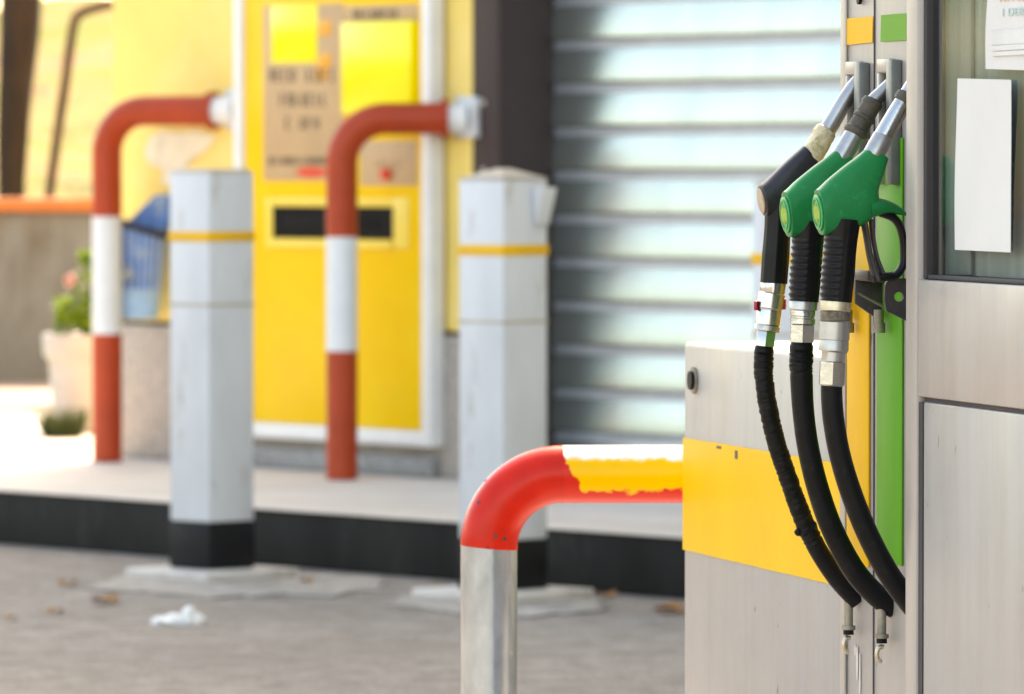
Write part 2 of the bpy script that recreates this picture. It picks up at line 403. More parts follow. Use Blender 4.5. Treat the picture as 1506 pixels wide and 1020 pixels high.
# hillside behind the low wall
bm = B(); nx, ny = 50, 50
def hillz(x, y):
    d = y - (LWY + .35)
    return .62 + .075 * d + .10 * math.sin(x * .9 + y * .35) * min(1, d / 3) + .05 * math.sin(x * 2.7 - y) + random.uniform(-.02, .02)
vs = [[None] * (ny + 1) for _ in range(nx + 1)]
for i in range(nx + 1):
    for j in range(ny + 1):
        x = -6.5 + 6.5 * i / nx; y = LWY + .35 + 20 * (j / ny) ** 1.2
        vs[i][j] = bm.verts.new((x, y, hillz(x, y)))
for i in range(nx):
    for j in range(ny): bm.faces.new((vs[i][j], vs[i + 1][j], vs[i + 1][j + 1], vs[i][j + 1]))
tag(obj('hillside', bm, 'hill'), kind='structure')

# far wood (one mass) left and behind, with unseen trees added at right to darken the bollards
bm = B()
for k in range(46):
    az = R(-14 - 100 * k / 45 + random.uniform(-1, 1)); rr = random.uniform(48, 58)
    c = V((math.sin(az) * rr, 6 + math.cos(az) * rr, 0)); h = random.uniform(2.2, 4.2)
    leaves(bm, c + V((0, 0, .4 + h * .55)), (2.6, 2.6, h * .62), 230, .62, .1, .7)
for k in range(16):
    az = R(62 + 80 * k / 15 + random.uniform(-2, 2)); rr = random.uniform(27, 33)
    c = V((math.sin(az) * rr, 10 + math.cos(az) * rr, 0)); h = random.uniform(11, 15)
    leaves(bm, c + V((0, 0, .4 + h * .52)), (3.2, 3.2, h * .52), 420, 1.1, .1, .7)
tag(obj('far_wood_and_shade_trees', bm, 'leaf_dark', smooth=False), 'distant green trees beyond the dry hillside, and unseen trees added at right for shade', 'trees', kind='stuff')

# ------------------------------------------------------------------ station building
sL = wsz(166, 400)[0]; sR = wsz(696, 400)[0]
COLW = .062
colw = wsz(735, 200)[0] - sR
sC = sR + colw                     # right edge of the brown column
REC = .19
sE = sC + 3.6                      # right end of the shutter
H = 5.6
PLZ = wsz(215, 472)[1]
bld = thing('station_building', q((sL + sC) / 2, 0, KZ), 'pale yellow filling station building with a stone plinth and brown steel column', 'building')
bm = B(); fbox(bm, WALL, sL, sR - .002, -.35, 0, PLZ, H, .006); obj('wall', bm, 'yellow_wall', bld)
bm = B(); fbox(bm, WALL, sL + .04, sR - .002, -.36, .012, KZ + .002, PLZ - .012, .006); obj('plinth', bm, 'stone', bld)
bm = B(); fbox(bm, WALL, sL + .02, sR - .003, -.35, .004, PLZ - .012, PLZ, 0); obj('plinth_joint', bm, 'brown_steel', bld)
bm = B(); fbox(bm, WALL, sR, sC, -REC - .05, .004, KZ + .002, 2.75, .004)
obj('column', bm, 'brown_steel', bld)
for zz in (1.21, 1.02, .55, .35):   # rivets up the column's left flange
    bm = B(); p = q(sR + colw * .45, .005, zz); disc(bm, p, wn, .009, .004, 12); obj('rivet', bm, 'bollard_cap', bld)
bm = B(); fbox(bm, WALL, sR, sE + 4, -.42, 0, 2.752, H, .006); obj('upper_wall', bm, 'yellow_wall', bld)
bm = B(); fbox(bm, WALL, sE, sE + 4, -.42, -.002, KZ + .002, 2.75, .006); obj('side_wall', bm, 'yellow_wall', bld)
bm = B(); fbox(bm, WALL, sL, sE + 4, -8, -.43, KZ + .002, H - .01); obj('rear_block', bm, 'yellow_wall', bld)
bm = B(); fbox(bm, WALL, sL - .1, sE + 4.1, -8.1, .25, H + .002, H + .18, .01); obj('roof', bm, 'roof', bld)

# roller shutter: curved slats and hinge grooves
sh = thing('roller_shutter', q(sC + 1.8, -REC, KZ), 'closed silver roller shutter of wide horizontal slats beside the brown column', 'shutter')
zs = [wsz(1080, y, -REC)[1] for y in (60.2, 126, 193, 259, 325.6, 390.6)]
per = (zs[0] - zs[-1]) / 5
zg = zs[0] + per * 11              # a groove centre
bm = B(); bg = B()
gw = .024
z = zg; first = True
while z > KZ:
    zt, zb = z - gw / 2, max(z - per + gw / 2, KZ + .004)
    if z > 2.75: z -= per; continue
    N = 24; rows = []
    for i in range(N + 1):
        u = i / N; zz = zt + (zb - zt) * u
        bulge = .0005 + (.0068 * (1 - (1 - u / .95) ** 2) + .0062 * u / .95 if u < .95 else .0130 * (1 - u) / .05)
        rows.append([bm.verts.new(q(s, -REC + bulge, zz)) for s in (sC + .003, sE - .003)])
    for i in range(N): bm.faces.new((rows[i][0], rows[i][1], rows[i + 1][1], rows[i + 1][0]))
    fbox(bg, WALL, sC + .003, sE - .003, -REC - .02, -REC + .001, z - gw / 2, z + gw / 2)
    z -= per
bmesh.ops.recalc_face_normals(bm, faces=bm.faces)
obj('slat_curtain', bm, 'shutter', sh, ang=60)
obj('hinge_groove', bg, 'shutter_groove', sh)
bm = B(); fbox(bm, WALL, sC + .003, sE - .003, -REC - .03, -REC + .012, KZ + .004, KZ + .045, .004); obj('bottom_bar', bm, 'shutter_groove', sh)

# ------------------------------------------------------------------ payment terminal
TO = .055
def tb(bm, x0, y0, x1, y1, o0, o1, bev=0, yr=None):
    """box on the terminal front from pixel corners"""
    s0, z1 = wsz(x0, y0, TO); s1, z0 = wsz(x1, y1 if yr is None else yr, TO)
    return fbox(bm, WALL, s0, s1, o0, o1, min(z0, z1), max(z0, z1), bev)
ts0 = wsz(347, 400, TO)[0]; ts1 = wsz(637, 400, TO)[0]
tzb = wsz(590, 655, TO)[1]; tzt = 1.95
term = thing('payment_terminal', q((ts0 + ts1) / 2, 0, tzb), 'yellow self service payment terminal in a white frame on the wall', 'payment terminal')
fw = .045
bm = B(); fbox(bm, WALL, ts0 + fw, ts1 - fw, .014, TO, tzb + fw, tzt - fw, .003); obj('cabinet', bm, 'term_yellow', term)
bm = B()
fbox(bm, WALL, ts0, ts0 + fw - .001, .014, TO + .012, tzb, tzt, .006)
fbox(bm, WALL, ts1 - fw + .001, ts1, .014, TO + .012, tzb, tzt, .006)
fbox(bm, WALL, ts0 + fw, ts1 - fw, .014, TO + .010, tzb, tzb + fw - .001, .006)
fbox(bm, WALL, ts0 + fw, ts1 - fw, .014, TO + .010, tzt - fw + .001, tzt, .006)
obj('frame', bm, 'white', term)
bm = B(); fbox(bm, WALL, ts0 + .02, ts1 - .02, .014, .05, KZ + .003, tzb - .03, .004); obj('base', bm, 'stone_dark', term)
e1, e2, e3 = TO + .002, TO + .005, TO + .009
bm = B(); tb(bm, 388, 8, 506, 266, TO - .01, e1 + .001, .002); obj('instruction_panel', bm, 'tan', term)
bm = B(); tb(bm, 507, 9, 616, 31, TO - .01, e1 + .001, .002); obj('header_strip', bm, 'tan', term)
bm = B(); tb(bm, 511, 33, 614, 166, TO - .01, e2 + .02, .006); obj('screen_cover', bm, 'sticker_yellow', term)
bm = B(); tb(bm, 506.5, 42, 511, 95, TO - .01, e2 + .004, .001); obj('hinge', bm, 'ink', term)
bm = B(); tb(bm, 531, 207, 614, 273, TO - .01, e1 + .001, .002); obj('card_reader_panel', bm, 'tan', term)
bm = B(); tb(bm, 400, 8, 468, 92, TO, e2, .002); obj('sticker', bm, 'sticker_yellow', term)
bm = B(); tb(bm, 472, 78, 488, 97, TO, e2, .001); tb(bm, 466, 92, 484, 118, TO, e2 - .0015, .001); obj('torn_sticker', bm, 'ink_orange', term)
bm = B(); tb(bm, 472, 30, 488, 52, TO, e2, .001); obj('pictogram', bm, 'ink_orange', term)
# illegible printed lines (letter strokes at the size they have in the photo)
def glyphs(bm, x0, x1, y0, y1, n, gaps=()):
    w = (x1 - x0) / n
    for i in range(n):
        if i in gaps: continue
        a = x0 + i * w + w * .12; b = x0 + (i + 1) * w - w * .12; st = max(1.6, w * .24)
        kinds = random.sample(['l', 'r', 't', 'm', 'b'], random.choice((2, 3, 3)))
        if 'l' not in kinds: kinds.append('l')
        o = e2 - .001 + random.random() * .0006
        for kx in kinds:
            if kx == 'l': r = (a, y0, a + st, y1)
            elif kx == 'r': r = (b - st, y0, b, y1)
            elif kx == 't': r = (a + st, y0, b - st, y0 + st)
            elif kx == 'm': r = (a + st, (y0 + y1 - st) / 2, b - st, (y0 + y1 + st) / 2)
            else: r = (a + st, y1 - st, b - st, y1)
            tb(bm, *r, TO, o)
for args in ((396, 436, 100, 120, 4), (451, 498, 100, 120, 4), (412, 484, 137, 156, 7), (420, 431, 172, 190, 1), (441, 472, 172, 190, 3), (396, 482, 231, 242, 14), (520, 590, 13, 27, 8)):
    bm = B(); glyphs(bm, *args); obj('printed_line', bm, 'ink', term, smooth=False)
bm = B(); glyphs(bm, 552, 592, 236, 246, 6); obj('reader_lettering', bm, 'tan', term, smooth=False)
s, z = wsz(460, 253, TO); bm = B(); disc(bm, q(s, TO + .001, z), wn, .075, e2 - TO, 28, .20); obj('red_mark', bm, 'ink_red', term)
s, z = wsz(572, 256, TO); bm = B(); disc(bm, q(s, TO + .001, z), wn, .017, .02, 20); obj('red_button', bm, 'ink_red', term)
bm = B()
for r in ((392, 290, 402, 364), (580, 290, 603, 366)): tb(bm, *r, TO - .01, TO + .005, .002)
tb(bm, 402.5, 290, 579.5, 304, TO - .01, TO + .0045, .002); tb(bm, 402.5, 351, 579.5, 366, TO - .01, TO + .012, .003)
obj('cash_slot_frame', bm, 'term_slot_frame', term)
bm = B(); tb(bm, 402, 303, 580, 352, TO - .01, TO + .0015); obj('cash_slot', bm, 'black', term)
bm = B(); tb(bm, 420, 318, 560, 336, TO, TO + .003, .001); obj('shutter_flap', bm, 'black', term)

# worn white poster on the wall
p = [wsz(x, y, .004) for x, y in ((212, 222), (222, 200), (240, 193), (262, 196), (288, 192), (318, 200), (300, 222), (284, 232), (268, 250), (262, 272), (238, 270), (240, 248), (220, 242))]
bm = B(); poly_slab(bm, [q(a, .003, z) for a, z in p], wn * .002); 
tag(obj('torn_poster', bm, 'poster'), 'torn white poster on the yellow wall behind the left striped guard', 'poster')

# ------------------------------------------------------------------ striped wall guards
def guard(px, py, arm_y, z_a, z_b, arm_px, wall_px, label):
    """wall guard pipe: foot at pixel, rising, bending and running into the wall"""
    b = ground(px, py, KZ + .003); r = .0445
    zt = on(px, arm_y, b, V((0, 1, 0))).z
    t = thing('pipe_guard', b, label, 'pipe guard', 'striped pipe guards beside the payment terminal')
    rb = .125; hit = on(wall_px, arm_y, W0, wn); d = hit - b; d.z = 0; la = d.length - .012; d.normalize()
    def seg(z0, z1, name, mat):
        bm = B(); tube(bm, [b + V((0, 0, z0 - b.z)), b + V((0, 0, z1 - b.z))], r, 32); obj(name, bm, mat, t)
    seg(b.z, z_b, 'lower_band', 'guard_red'); seg(z_b, z_a, 'middle_band', 'guard_white')
    pts = [b + V((0, 0, z_a - b.z)), b + V((0, 0, zt - rb - b.z))]
    for k in range(1, 13):
        a = math.pi / 2 * k / 12
        pts.append(b + d * (rb * (1 - math.cos(a))) + V((0, 0, zt - rb + rb * math.sin(a) - b.z)))
    pts.append(b + d * (la * arm_px) + V((0, 0, zt - b.z)))
    bm = B(); tube(bm, pts, r, 32); obj('upper_bend', bm, 'guard_red', t)
    e = pts[-1]
    bm = B(); tube(bm, [e, e + d * .02], r + .012, 32); obj('flange', bm, 'guard_red', t)
    bm = B(); tube(bm, [e + d * .0205, b + d * la + V((0, 0, zt - b.z))], r * .93, 32); obj('collar', bm, 'white', t)
    bm = B(); c = V((hit.x, hit.y, zt))
    fbox(bm, (c, wa, wn), -.05, .05, .001, .018, c.z - .055, c.z + .062, .004)
    obj('wall_plate', bm, 'bollard', t)
    return t
print('guard dist', (W0 - ground(505, 705, KZ)).dot(-wn), (W0 - ground(158, 679, KZ)).dot(-wn))
GUARD_ARGS = []
g2 = guard(503, 704, 174, on(503, 348, ground(503, 704, KZ), V((0, 1, 0))).z, on(503, 515, ground(503, 704, KZ), V((0, 1, 0))).z, .80, 692, 'red and white pipe guard standing in front of the yellow terminal')
g1 = guard(158, 678, 163, on(158, 318, ground(158, 678, KZ), V((0, 1, 0))).z, on(158, 490, ground(158, 678, KZ), V((0, 1, 0))).z, .80, 352, 'red and white pipe guard beside the planter and blue wire basket')

# ------------------------------------------------------------------ square bollards
def bollard(px, py, ytop, yband, label, pyramid, bracket=False, rot=45):
    b = ground(px, py, .03); b.z = 0
    sc = F / b.y; ztop = 1.03 - (ytop - 245) / sc; zb = 1.03 - (yband - 245) / sc
    t = thing('bollard', V((b.x, b.y, 0)), label, 'bollard', 'grey square bollards along the kerb')
    h = .075; fr = (V((b.x, b.y, 0)), V((math.cos(R(rot)), -math.sin(R(rot)), 0)), V((-math.sin(R(rot)), -math.cos(R(rot)), 0)))
    zk = .145
    bm = B(); fbox(bm, fr, -h, h, -h, h, zk, ztop, .006); obj('post', bm, 'bollard', t)
    bm = B(); fbox(bm, fr, -h - .002, h + .002, -h - .002, h + .002, .028, zk - .001, .006); obj('base_band', bm, 'bollard_black', t)
    bm = B(); fbox(bm, fr, -h - .002, h + .002, -h - .002, h + .002, zb - .013, zb + .013, .001); obj('stripe', bm, 'bollard_yellow', t)
    zs_ = zb - .17
    bm = B(); fbox(bm, fr, -h - .0012, h + .0012, -h - .0012, h + .0012, zs_ - .004, zs_ + .004, .001); obj('joint_line', bm, 'bollard_cap', t)
    bm = B()
    c = fr[0]; P = lambda s, o, z: c + fr[1] * s + fr[2] * o + V((0, 0, z))
    k = h + .004; ph = .026 if pyramid else .008; ii = .012 if pyramid else .06
    hexa(bm, [P(-k, -k, ztop + .001), P(k, -k, ztop + .001), P(k, k, ztop + .001), P(-k, k, ztop + .001), P(-ii, -ii, ztop + ph), P(ii, -ii, ztop + ph), P(ii, ii, ztop + ph), P(-ii, ii, ztop + ph)], .002)
    obj('cap', bm, 'bollard_cap', t)
    bm = B()
    fbox(bm, fr, -.155, .155, -.155, .155, .004, .027, .006); obj('foot_slab', bm, 'concrete', t)
    if bracket:
        bm = B(); zc = 1.03 - (306 - 245) / sc
        vv = [P(h + .001, y, z) for y in (-.03, .03) for z in (0,)]
        hexa(bm, [P(h + .001, -.07, zc - .04), P(h + .012, -.07, zc - .04), P(h + .012, -.025, zc - .04), P(h + .001, -.025, zc - .04),
                  P(h + .001, -.074, zc + .05), P(h + .034, -.074, zc + .05), P(h + .034, -.02, zc + .05), P(h + .001, -.02, zc + .05)], .004)
        obj('side_bracket', bm, 'bollard', t)
    return t
bollard(312, 833, 252, 347, 'grey square bollard with a flat cap left of the yellow terminal', False, rot=46)
bollard(740, 863, 263, 367, 'grey square bollard with a pyramid cap and side bracket beside the shutter', True, True, rot=45)
bollard(1174, 893, 270, 380, 'grey square bollard largely hidden behind the fuel nozzles', True, rot=44)

# ------------------------------------------------------------------ left background
LW = (V((0, LWY, 0)), V((1, 0, 0)), V((0, -1, 0)))
lz = atY(60, 312, LWY).z; cz = atY(60, 291, LWY).z
lw = thing('low_wall', V((-2, LWY, KZ)), 'weathered grey low wall with orange coping below the dry hillside', 'wall')
bm = B(); fbox(bm, LW, -26, .5, -.25, 0, .002, lz, .01); obj('masonry', bm, 'low_wall', lw)
bm = B(); fbox(bm, LW, -26.05, .55, -.30, .05, lz + .002, cz, .012); obj('coping', bm, 'coping', lw)

ty = LWY + 1.2
def tp(px, py, y=None): return atY(px, py, y or ty)
sc = F / ty
tree = thing('tree', tp(16, 300), 'dark brown tree trunk rising behind the low wall', 'tree')
path = [(16, 330), (17, 280), (20, 200), (24, 120), (28, 50), (31, -40), (34, -160), (36, -300)]
rad = [22, 20.5, 23, 26, 29, 30, 26, 21]
bm = B(); cs = catmull([(p[0], p[1], r) for p, r in zip(path, rad)], 5)
tube(bm, [tp(a, b) for a, b, r in cs], [r / sc for a, b, r in cs], 20, rf=lambda i, th, r: r * (1 + .05 * math.sin(3 * th + i * .25) + .04 * math.sin(7 * th - i * .4)))
obj('trunk', bm, 'bark', tree)
top = tp(36, -300)
bm = B()
for k in range(6):
    az = k * 1.05; d = V((math.cos(az), math.sin(az), 1.0)).normalized()
    tube(bm, [top - V((0, 0, .1)), top + d * .5, top + d * 1.1 + V((0, 0, .25))], [.045, .03, .012], 8)
obj('limbs', bm, 'bark', tree)
bm = B()
for k in range(26):
    d = V((random.uniform(-1.3, 1.3), random.uniform(-1.3, 1.3), random.uniform(.35, 1.9)))
    leaves(bm, top + d, (.38, .38, .28), 110, .11, .2)
obj('crown', bm, 'leaf_dark', tree, smooth=False)

hp = thing('handrail', tp(70, 300), 'rusty slanting pipe handrail bent at its top before the hillside', 'handrail')
pts = catmull([tp(68, 330), tp(75, 270), tp(86, 190), tp(97, 115), tp(106, 50), tp(112, 26), tp(126, 16), tp(150, 9), tp(175, 2)], 6)
bm = B(); tube(bm, pts, 7.2 / sc, 16); obj('pipe', bm, 'rust', hp)

# planter with a leafy plant
pb = ground(124, 634, KZ); s_ = F / pb.y
pl = thing('planter', V((pb.x, pb.y, KZ)), 'pale terracotta pot with a bright green plant in front of the low wall', 'planter')
pr = lambda px: px / s_
zz = lambda y: 1.03 - (y - 245) / s_
prof = [(634, 44), (600, 47), (560, 50), (530, 52.5), (526, 56), (522, 60), (498, 62), (492, 61.5), (490, 59), (492, 55), (505, 53)]
bm = B(); tube(bm, [V((pb.x, pb.y, KZ + .006 if i == 0 else zz(y))) for i, (y, r) in enumerate(prof)], [pr(r) for y, r in prof], 36, cap=False)
tube(bm, [V((pb.x, pb.y, KZ + .006)), V((pb.x, pb.y, KZ + .012))], pr(43), 36); obj('pot', bm, 'terracotta', pl, ang=60)
bm = B(); tube(bm, [V((pb.x, pb.y, zz(506))), V((pb.x, pb.y, zz(500)))], pr(53), 30); obj('soil', bm, 'soil', pl)
bm = B()
for k in range(26):
    a_ = random.uniform(0, 6.28); rr = random.uniform(4, 50); yy = random.uniform(440, 490) if rr > 14 else random.uniform(375, 470)
    leaves(bm, V((pb.x + pr(math.cos(a_) * rr), pb.y + pr(math.sin(a_) * rr * .8), zz(yy))), (pr(12), pr(12), pr(9)), 9, pr(random.uniform(18, 30)), .6, .42)
for k in range(8):
    leaves(bm, V((pb.x + pr(random.uniform(-4, 24)), pb.y + pr(random.uniform(-12, 12)), zz(random.uniform(368, 430)))), (pr(9), pr(9), pr(10)), 7, pr(22), .5, .42)
obj('foliage', bm, 'leaf', pl, smooth=False)
bm = B()
for k in range(9):
    a = k * .8; tube(bm, [V((pb.x, pb.y, zz(502))), V((pb.x + pr(12) * math.cos(a), pb.y + pr(12) * math.sin(a), zz(460))), V((pb.x + pr(16) * math.cos(a), pb.y + pr(14) * math.sin(a), zz(400 + 5 * (k % 4))))], [pr(1.6), pr(1.2), pr(.6)], 6)
obj('stem', bm, 'weed', pl)
bm = B(); leaves(bm, V((pb.x - pr(20), pb.y - .05, zz(412))), (pr(7), pr(7), pr(7)), 26, pr(13), 0, .9); obj('flower', bm, 'petal', pl, smooth=False)
wb = ground(92, 643, KZ + .002)
bm = B()
for k in range(420):
    a = random.uniform(0, 6.28); rr = pr(25) * random.random() ** .5; p0 = wb + V((math.cos(a) * rr, math.sin(a) * rr * .8, 0))
    l = pr(random.uniform(18, 52)); d = V((math.cos(a) * .5 * random.random(), math.sin(a) * .5 * random.random(), 1)).normalized()
    sd = V((random.uniform(-1, 1), random.uniform(-1, 1), 0)).normalized() * pr(2.2)
    bm.faces.new([bm.verts.new(p0 - sd), bm.verts.new(p0 + sd), bm.verts.new(p0 + d * l + V((math.cos(a) * pr(6), 0, 0)))])
tag(obj('weed_tuft', bm, 'weed', smooth=False), 'small tuft of weeds growing at the foot of the planter', 'weed')

# blue-lined wire basket hung on the wall end
bc = q(wsz(236, 400)[0], .10, 0); sb = F / bc.y; zb = lambda y: 1.03 - (y - 245) / sb
wbk = thing('wire_basket', V((bc.x, bc.y, zb(470))), 'blue lined wire basket on the wall right of the left striped guard', 'basket')
def rim(z, r, tilt=0): return [bc + V((math.cos(a) * r * 1.0, math.sin(a) * r * .8, z + tilt * math.cos(a))) for a in [2 * math.pi * k / 40 for k in range(41)]]
bm = B(); tube(bm, rim(zb(332), .098, -.030), .011, 10, cap=False); obj('rim', bm, 'wire', wbk)
bm = B()
for k in range(26):
    a = 2 * math.pi * k / 26
    p0 = bc + V((math.cos(a) * .098, math.sin(a) * .098 * .8, zb(332) - .03 * math.cos(a))); p1 = bc + V((math.cos(a) * .080, math.sin(a) * .080 * .8, zb(440)))
    tube(bm, [p0, p1], .0034, 6)
obj('wire_mesh', bm, 'wire_grey', wbk)
bm = B()
def lin(z, r, wob): return [(math.cos(a) * r * 1.0 * (1 + wob * math.sin(5 * a)), math.sin(a) * r * .8, z - (.026 * math.cos(a) if z > zb(400) else 0)) for a in [2 * math.pi * k / 40 for k in range(40)]]
def linring(bm, rows):
    vv = [[bm.verts.new(bc + V(p)) for p in r] for r in rows]; fs = []
    for i in range(len(vv) - 1):
        for k in range(40): fs.append(bm.faces.new((vv[i][k], vv[i][(k + 1) % 40], vv[i + 1][(k + 1) % 40], vv[i + 1][k])))
    fs.append(bm.faces.new(vv[-1][::-1])); bmesh.ops.recalc_face_normals(bm, faces=fs)
linring(bm, [lin(zb(334), .094, .01), lin(zb(380), .088, .03), lin(zb(424), .082, .02)]); obj('liner', bm, 'blue', wbk)
bm = B(); linring(bm, [lin(zb(425), .084, .02), lin(zb(450), .083, .02), lin(zb(468), .076, .01)]); obj('tray', bm, 'blue_pale', wbk)
bm = B(); c = bc + V((.045, 0, 0))
poly_slab(bm, [c + V((-.07, 0, zb(330))), c + V((.06, 0, zb(340))), c + V((.07, 0, zb(285))), c + V((.02, 0, zb(287)))], V((0, .02, 0)), .003); obj('folded_cloth', bm, 'blue', wbk)
bm = B()
for (ox, y0, w, h) in ((-.07, 385, .05, .06), (-.015, 402, .05, .04)):
    c = bc + V((ox, -.082, zb(y0))); leaves(bm, c, (w * .5, .004, h * .5), 14, .03, 0, .9)
obj('paper_scrap', bm, 'paper', wbk, smooth=False)

# ------------------------------------------------------------------ litter
lp = ground(260, 918)
bm = B(); bmesh.ops.create_icosphere(bm, subdivisions=4, radius=1)
from mathutils import noise
for v in bm.verts:
    k = 1 + .45 * noise.noise(v.co * 2.1) + .25 * noise.noise(v.co * 5.3); x = v.co * k
    v.co = V((x.x * .052 + .0, x.y * .045, max(x.z * .022 * (1.5 if x.x > .25 else .75), -.004) + .006)) + lp
tag(obj('crumpled_paper', bm, 'litter', ang=20), 'crumpled white paper lying on the road in front of a bollard', 'litter')
LD = [(155, 888, .036, 'large brown dry leaf on the asphalt left of the white paper'), (82, 903, .022, 'small yellowish leaf at the left edge of the road'), (984, 902, .04, 'orange dry leaf beside the grey pipe guard and dispenser box'),
      (100, 862, .026, 'tan leaf on the road below the kerb at left'), (452, 858, .02, 'yellow leaf at the foot of the kerb between two bollards'), (890, 880, .03, 'yellow leaf beside the concrete foot of the pyramid capped bollard'), (15, 912, .016, 'reddish scrap of leaf at the far left of the road'),
      (935, 868, .024, 'curled tan leaf against the black kerb near the dispenser'), (648, 868, .02, 'small orange leaf by the kerb left of the galvanised pipe')]
for px, py, r, lab in LD:
    p = ground(px, py); bm = B(); N = 14; ph = random.uniform(0, 6)
    c0 = bm.verts.new(p + V((0, 0, .008)))
    rg = []
    for k in range(N):
        a = 2 * math.pi * k / N; rr = r * (.75 + .3 * abs(math.sin(2.5 * a + ph)) + random.uniform(-.1, .1))
        rg.append(bm.verts.new(p + V((math.cos(a) * rr, math.sin(a) * rr * 1.6, .006 + .35 * r * (1 + math.sin(2 * a + ph)) * .6))))
    for k in range(N): bm.faces.new((c0, rg[k], rg[(k + 1) % N]))
    ex = bmesh.ops.solidify(bm, geom=bm.faces[:], thickness=.0015)
    tag(obj('dry_leaf', bm, 'leaf_dry'), lab, 'leaf', 'dry leaves on the road')

# ------------------------------------------------------------------ fuel dispenser
FA = math.atan(2143.0 / F)
fe = V((math.sin(FA), -math.cos(FA), 0)); fn = V((-math.cos(FA), -math.sin(FA), 0))
FY = 7.92; F0 = V(((1240 - 753) / F * FY, FY, 0))
FACE = (F0, fe, fn)
def ftz(px, py, off=0.0):
    p = on(px, py, F0 + fn * off, fn); d = p - F0
    return d.dot(fe), p.z
def fq(t, o, z): return F0 + fe * t + fn * o + V((0, 0, z))
IS = .12
bm = B(); fbox(bm, FACE, -1.5, 2.2, -.75, .30, .001, IS, .02); tag(obj('pump_island', bm, 'concrete'), kind='structure')
tB = ftz(1006, 600)[0]; zBox = ftz(1007, 502)[1]
tH = .42; HO = .04
disp = thing('fuel_dispenser', fq(.1, -.2, IS), 'beige steel fuel dispenser with amber and green stripes and a glass window', 'fuel dispenser')
# low cabinet
bm = B(); fbox(bm, FACE, tB, -.003, -.42, 0, IS + .002, zBox, .006); cab = obj('low_cabinet', bm, 'dispenser', disp)
zb0 = ftz(1007, 808)[1]; zb1 = ftz(1007, 643)[1]
bm = B()
# vinyl band wrapped on front and far end, slightly worn top edge
N = 40; top_, bot_ = [], []
for i in range(N + 1):
    t = tB + (-.004 - tB) * i / N
    top_.append(fq(t, .0012, zb1 + random.uniform(-.0004, .0004))); bot_.append(fq(t, .0012, zb0 + random.uniform(-.0003, .0003)))
poly_slab(bm, top_ + bot_[::-1], fn * .0006)
obj('yellow_band', bm, 'band_yellow', disp)
for (x, y, w, h) in ((1083, 662, 4, 12), (1056, 655, 7, 4)):
    bm = B(); t, z = ftz(x, y); fbox(bm, FACE, t, t + w / 300, .0019, .0023, z - h / 1100, z, 0); obj('band_tear', bm, 'bracket', disp)
t, z = ftz(1022, 559)
bm = B(); disc(bm, fq(t, .001, z), fn, .0125, .007, 24); obj('lock', bm, 'rubber', disp)
bm = B(); disc(bm, fq(t, .0005, z), fn, .018, .003, 24); obj('lock_ring', bm, 'bolt', disp)
# nozzle column
ZT = 2.05
bm = B(); fbox(bm, FACE, 0, tH + .05, -.42, 0, IS + .002, ZT, .004); obj('nozzle_column', bm, 'dispenser', disp)
bm = B(); fbox(bm, FACE, .0, .022, .0005, .004, IS + .002, ZT - .01, .0015); obj('edge_trim', bm, 'dispenser_frame', disp)
t = ftz(1286, 500)[0]
bm = B(); fbox(bm, FACE, t - .002, t + .002, -.002, .0012, IS + .003, ZT - .01); obj('panel_seam', bm, 'seam', disp)
def strip(name, x0, x1, y0, y1, mat, o=.0028):
    t0, z1 = ftz(x0, y0); t1, z0 = ftz(x1, y1); bm = B(); fbox(bm, FACE, t0, t1, .0006, o, z0, z1, .0004); return obj(name, bm, mat, disp)
strip('amber_stripe', 1249, 1280, 205, 834, 'strip_yellow')
strip('green_stripe', 1293, 1329, 203, 832, 'strip_green')
def sticker(name, pts, mat):
    bm = B(); poly_slab(bm, [fq(ftz(x, y)[0], .0012, ftz(x, y)[1]) for x, y in pts], fn * .0008); obj(name, bm, mat, disp)
sticker('amber_sticker', [(1247, 27), (1286, 24), (1285, 62), (1247, 66)], 'sticker_amber')
sticker('green_sticker', [(1298, 22), (1335, 19), (1335, 59), (1297, 61)], 'sticker_green')
t, z = ftz(1267, -1); bm = B(); disc(bm, fq(t, .001, z), fn, .006, .004, 16); obj('screw', bm, 'rubber', disp)
# nozzle boots (holsters)
NT_ = [ftz(1264, 200)[0], ftz(1311, 200)[0]]; NT_.append(2 * NT_[1] - NT_[0])
for i, t in enumerate(NT_):
    zt = ftz((1264, 1311, 1360)[i], (90, 86, 82)[i])[1]; t += .006; w_ = .037
    bm = B()
    fbox(bm, FACE, t - w_, t + w_ - .0205, .0006, .010, zt - .016, zt, .002)
    fbox(bm, FACE, t - w_, t - w_ + .008, .0006, .0095, zt - .15, zt - .0165, .002)
    hs = obj('holster', bm, 'dispenser_frame', disp)
    bm = B(); fbox(bm, FACE, t + w_ - .020, t + w_ + .004, .0006, .014, zt - .15, zt - .002, .002); obj('side_bar', bm, 'holster_bar', hs)
    bm = B(); fbox(bm, FACE, t - w_ + .0085, t + w_ - .0205, .0004, .0012, zt - .062, zt - .017); obj('mouth', bm, 'black', hs)
    bm = B(); fbox(bm, FACE, t - w_ + .0085, t + w_ - .0205, .0004, .0022, zt - .15, zt - .0625, .0004); obj('liner_plate', bm, 'bolt', hs)
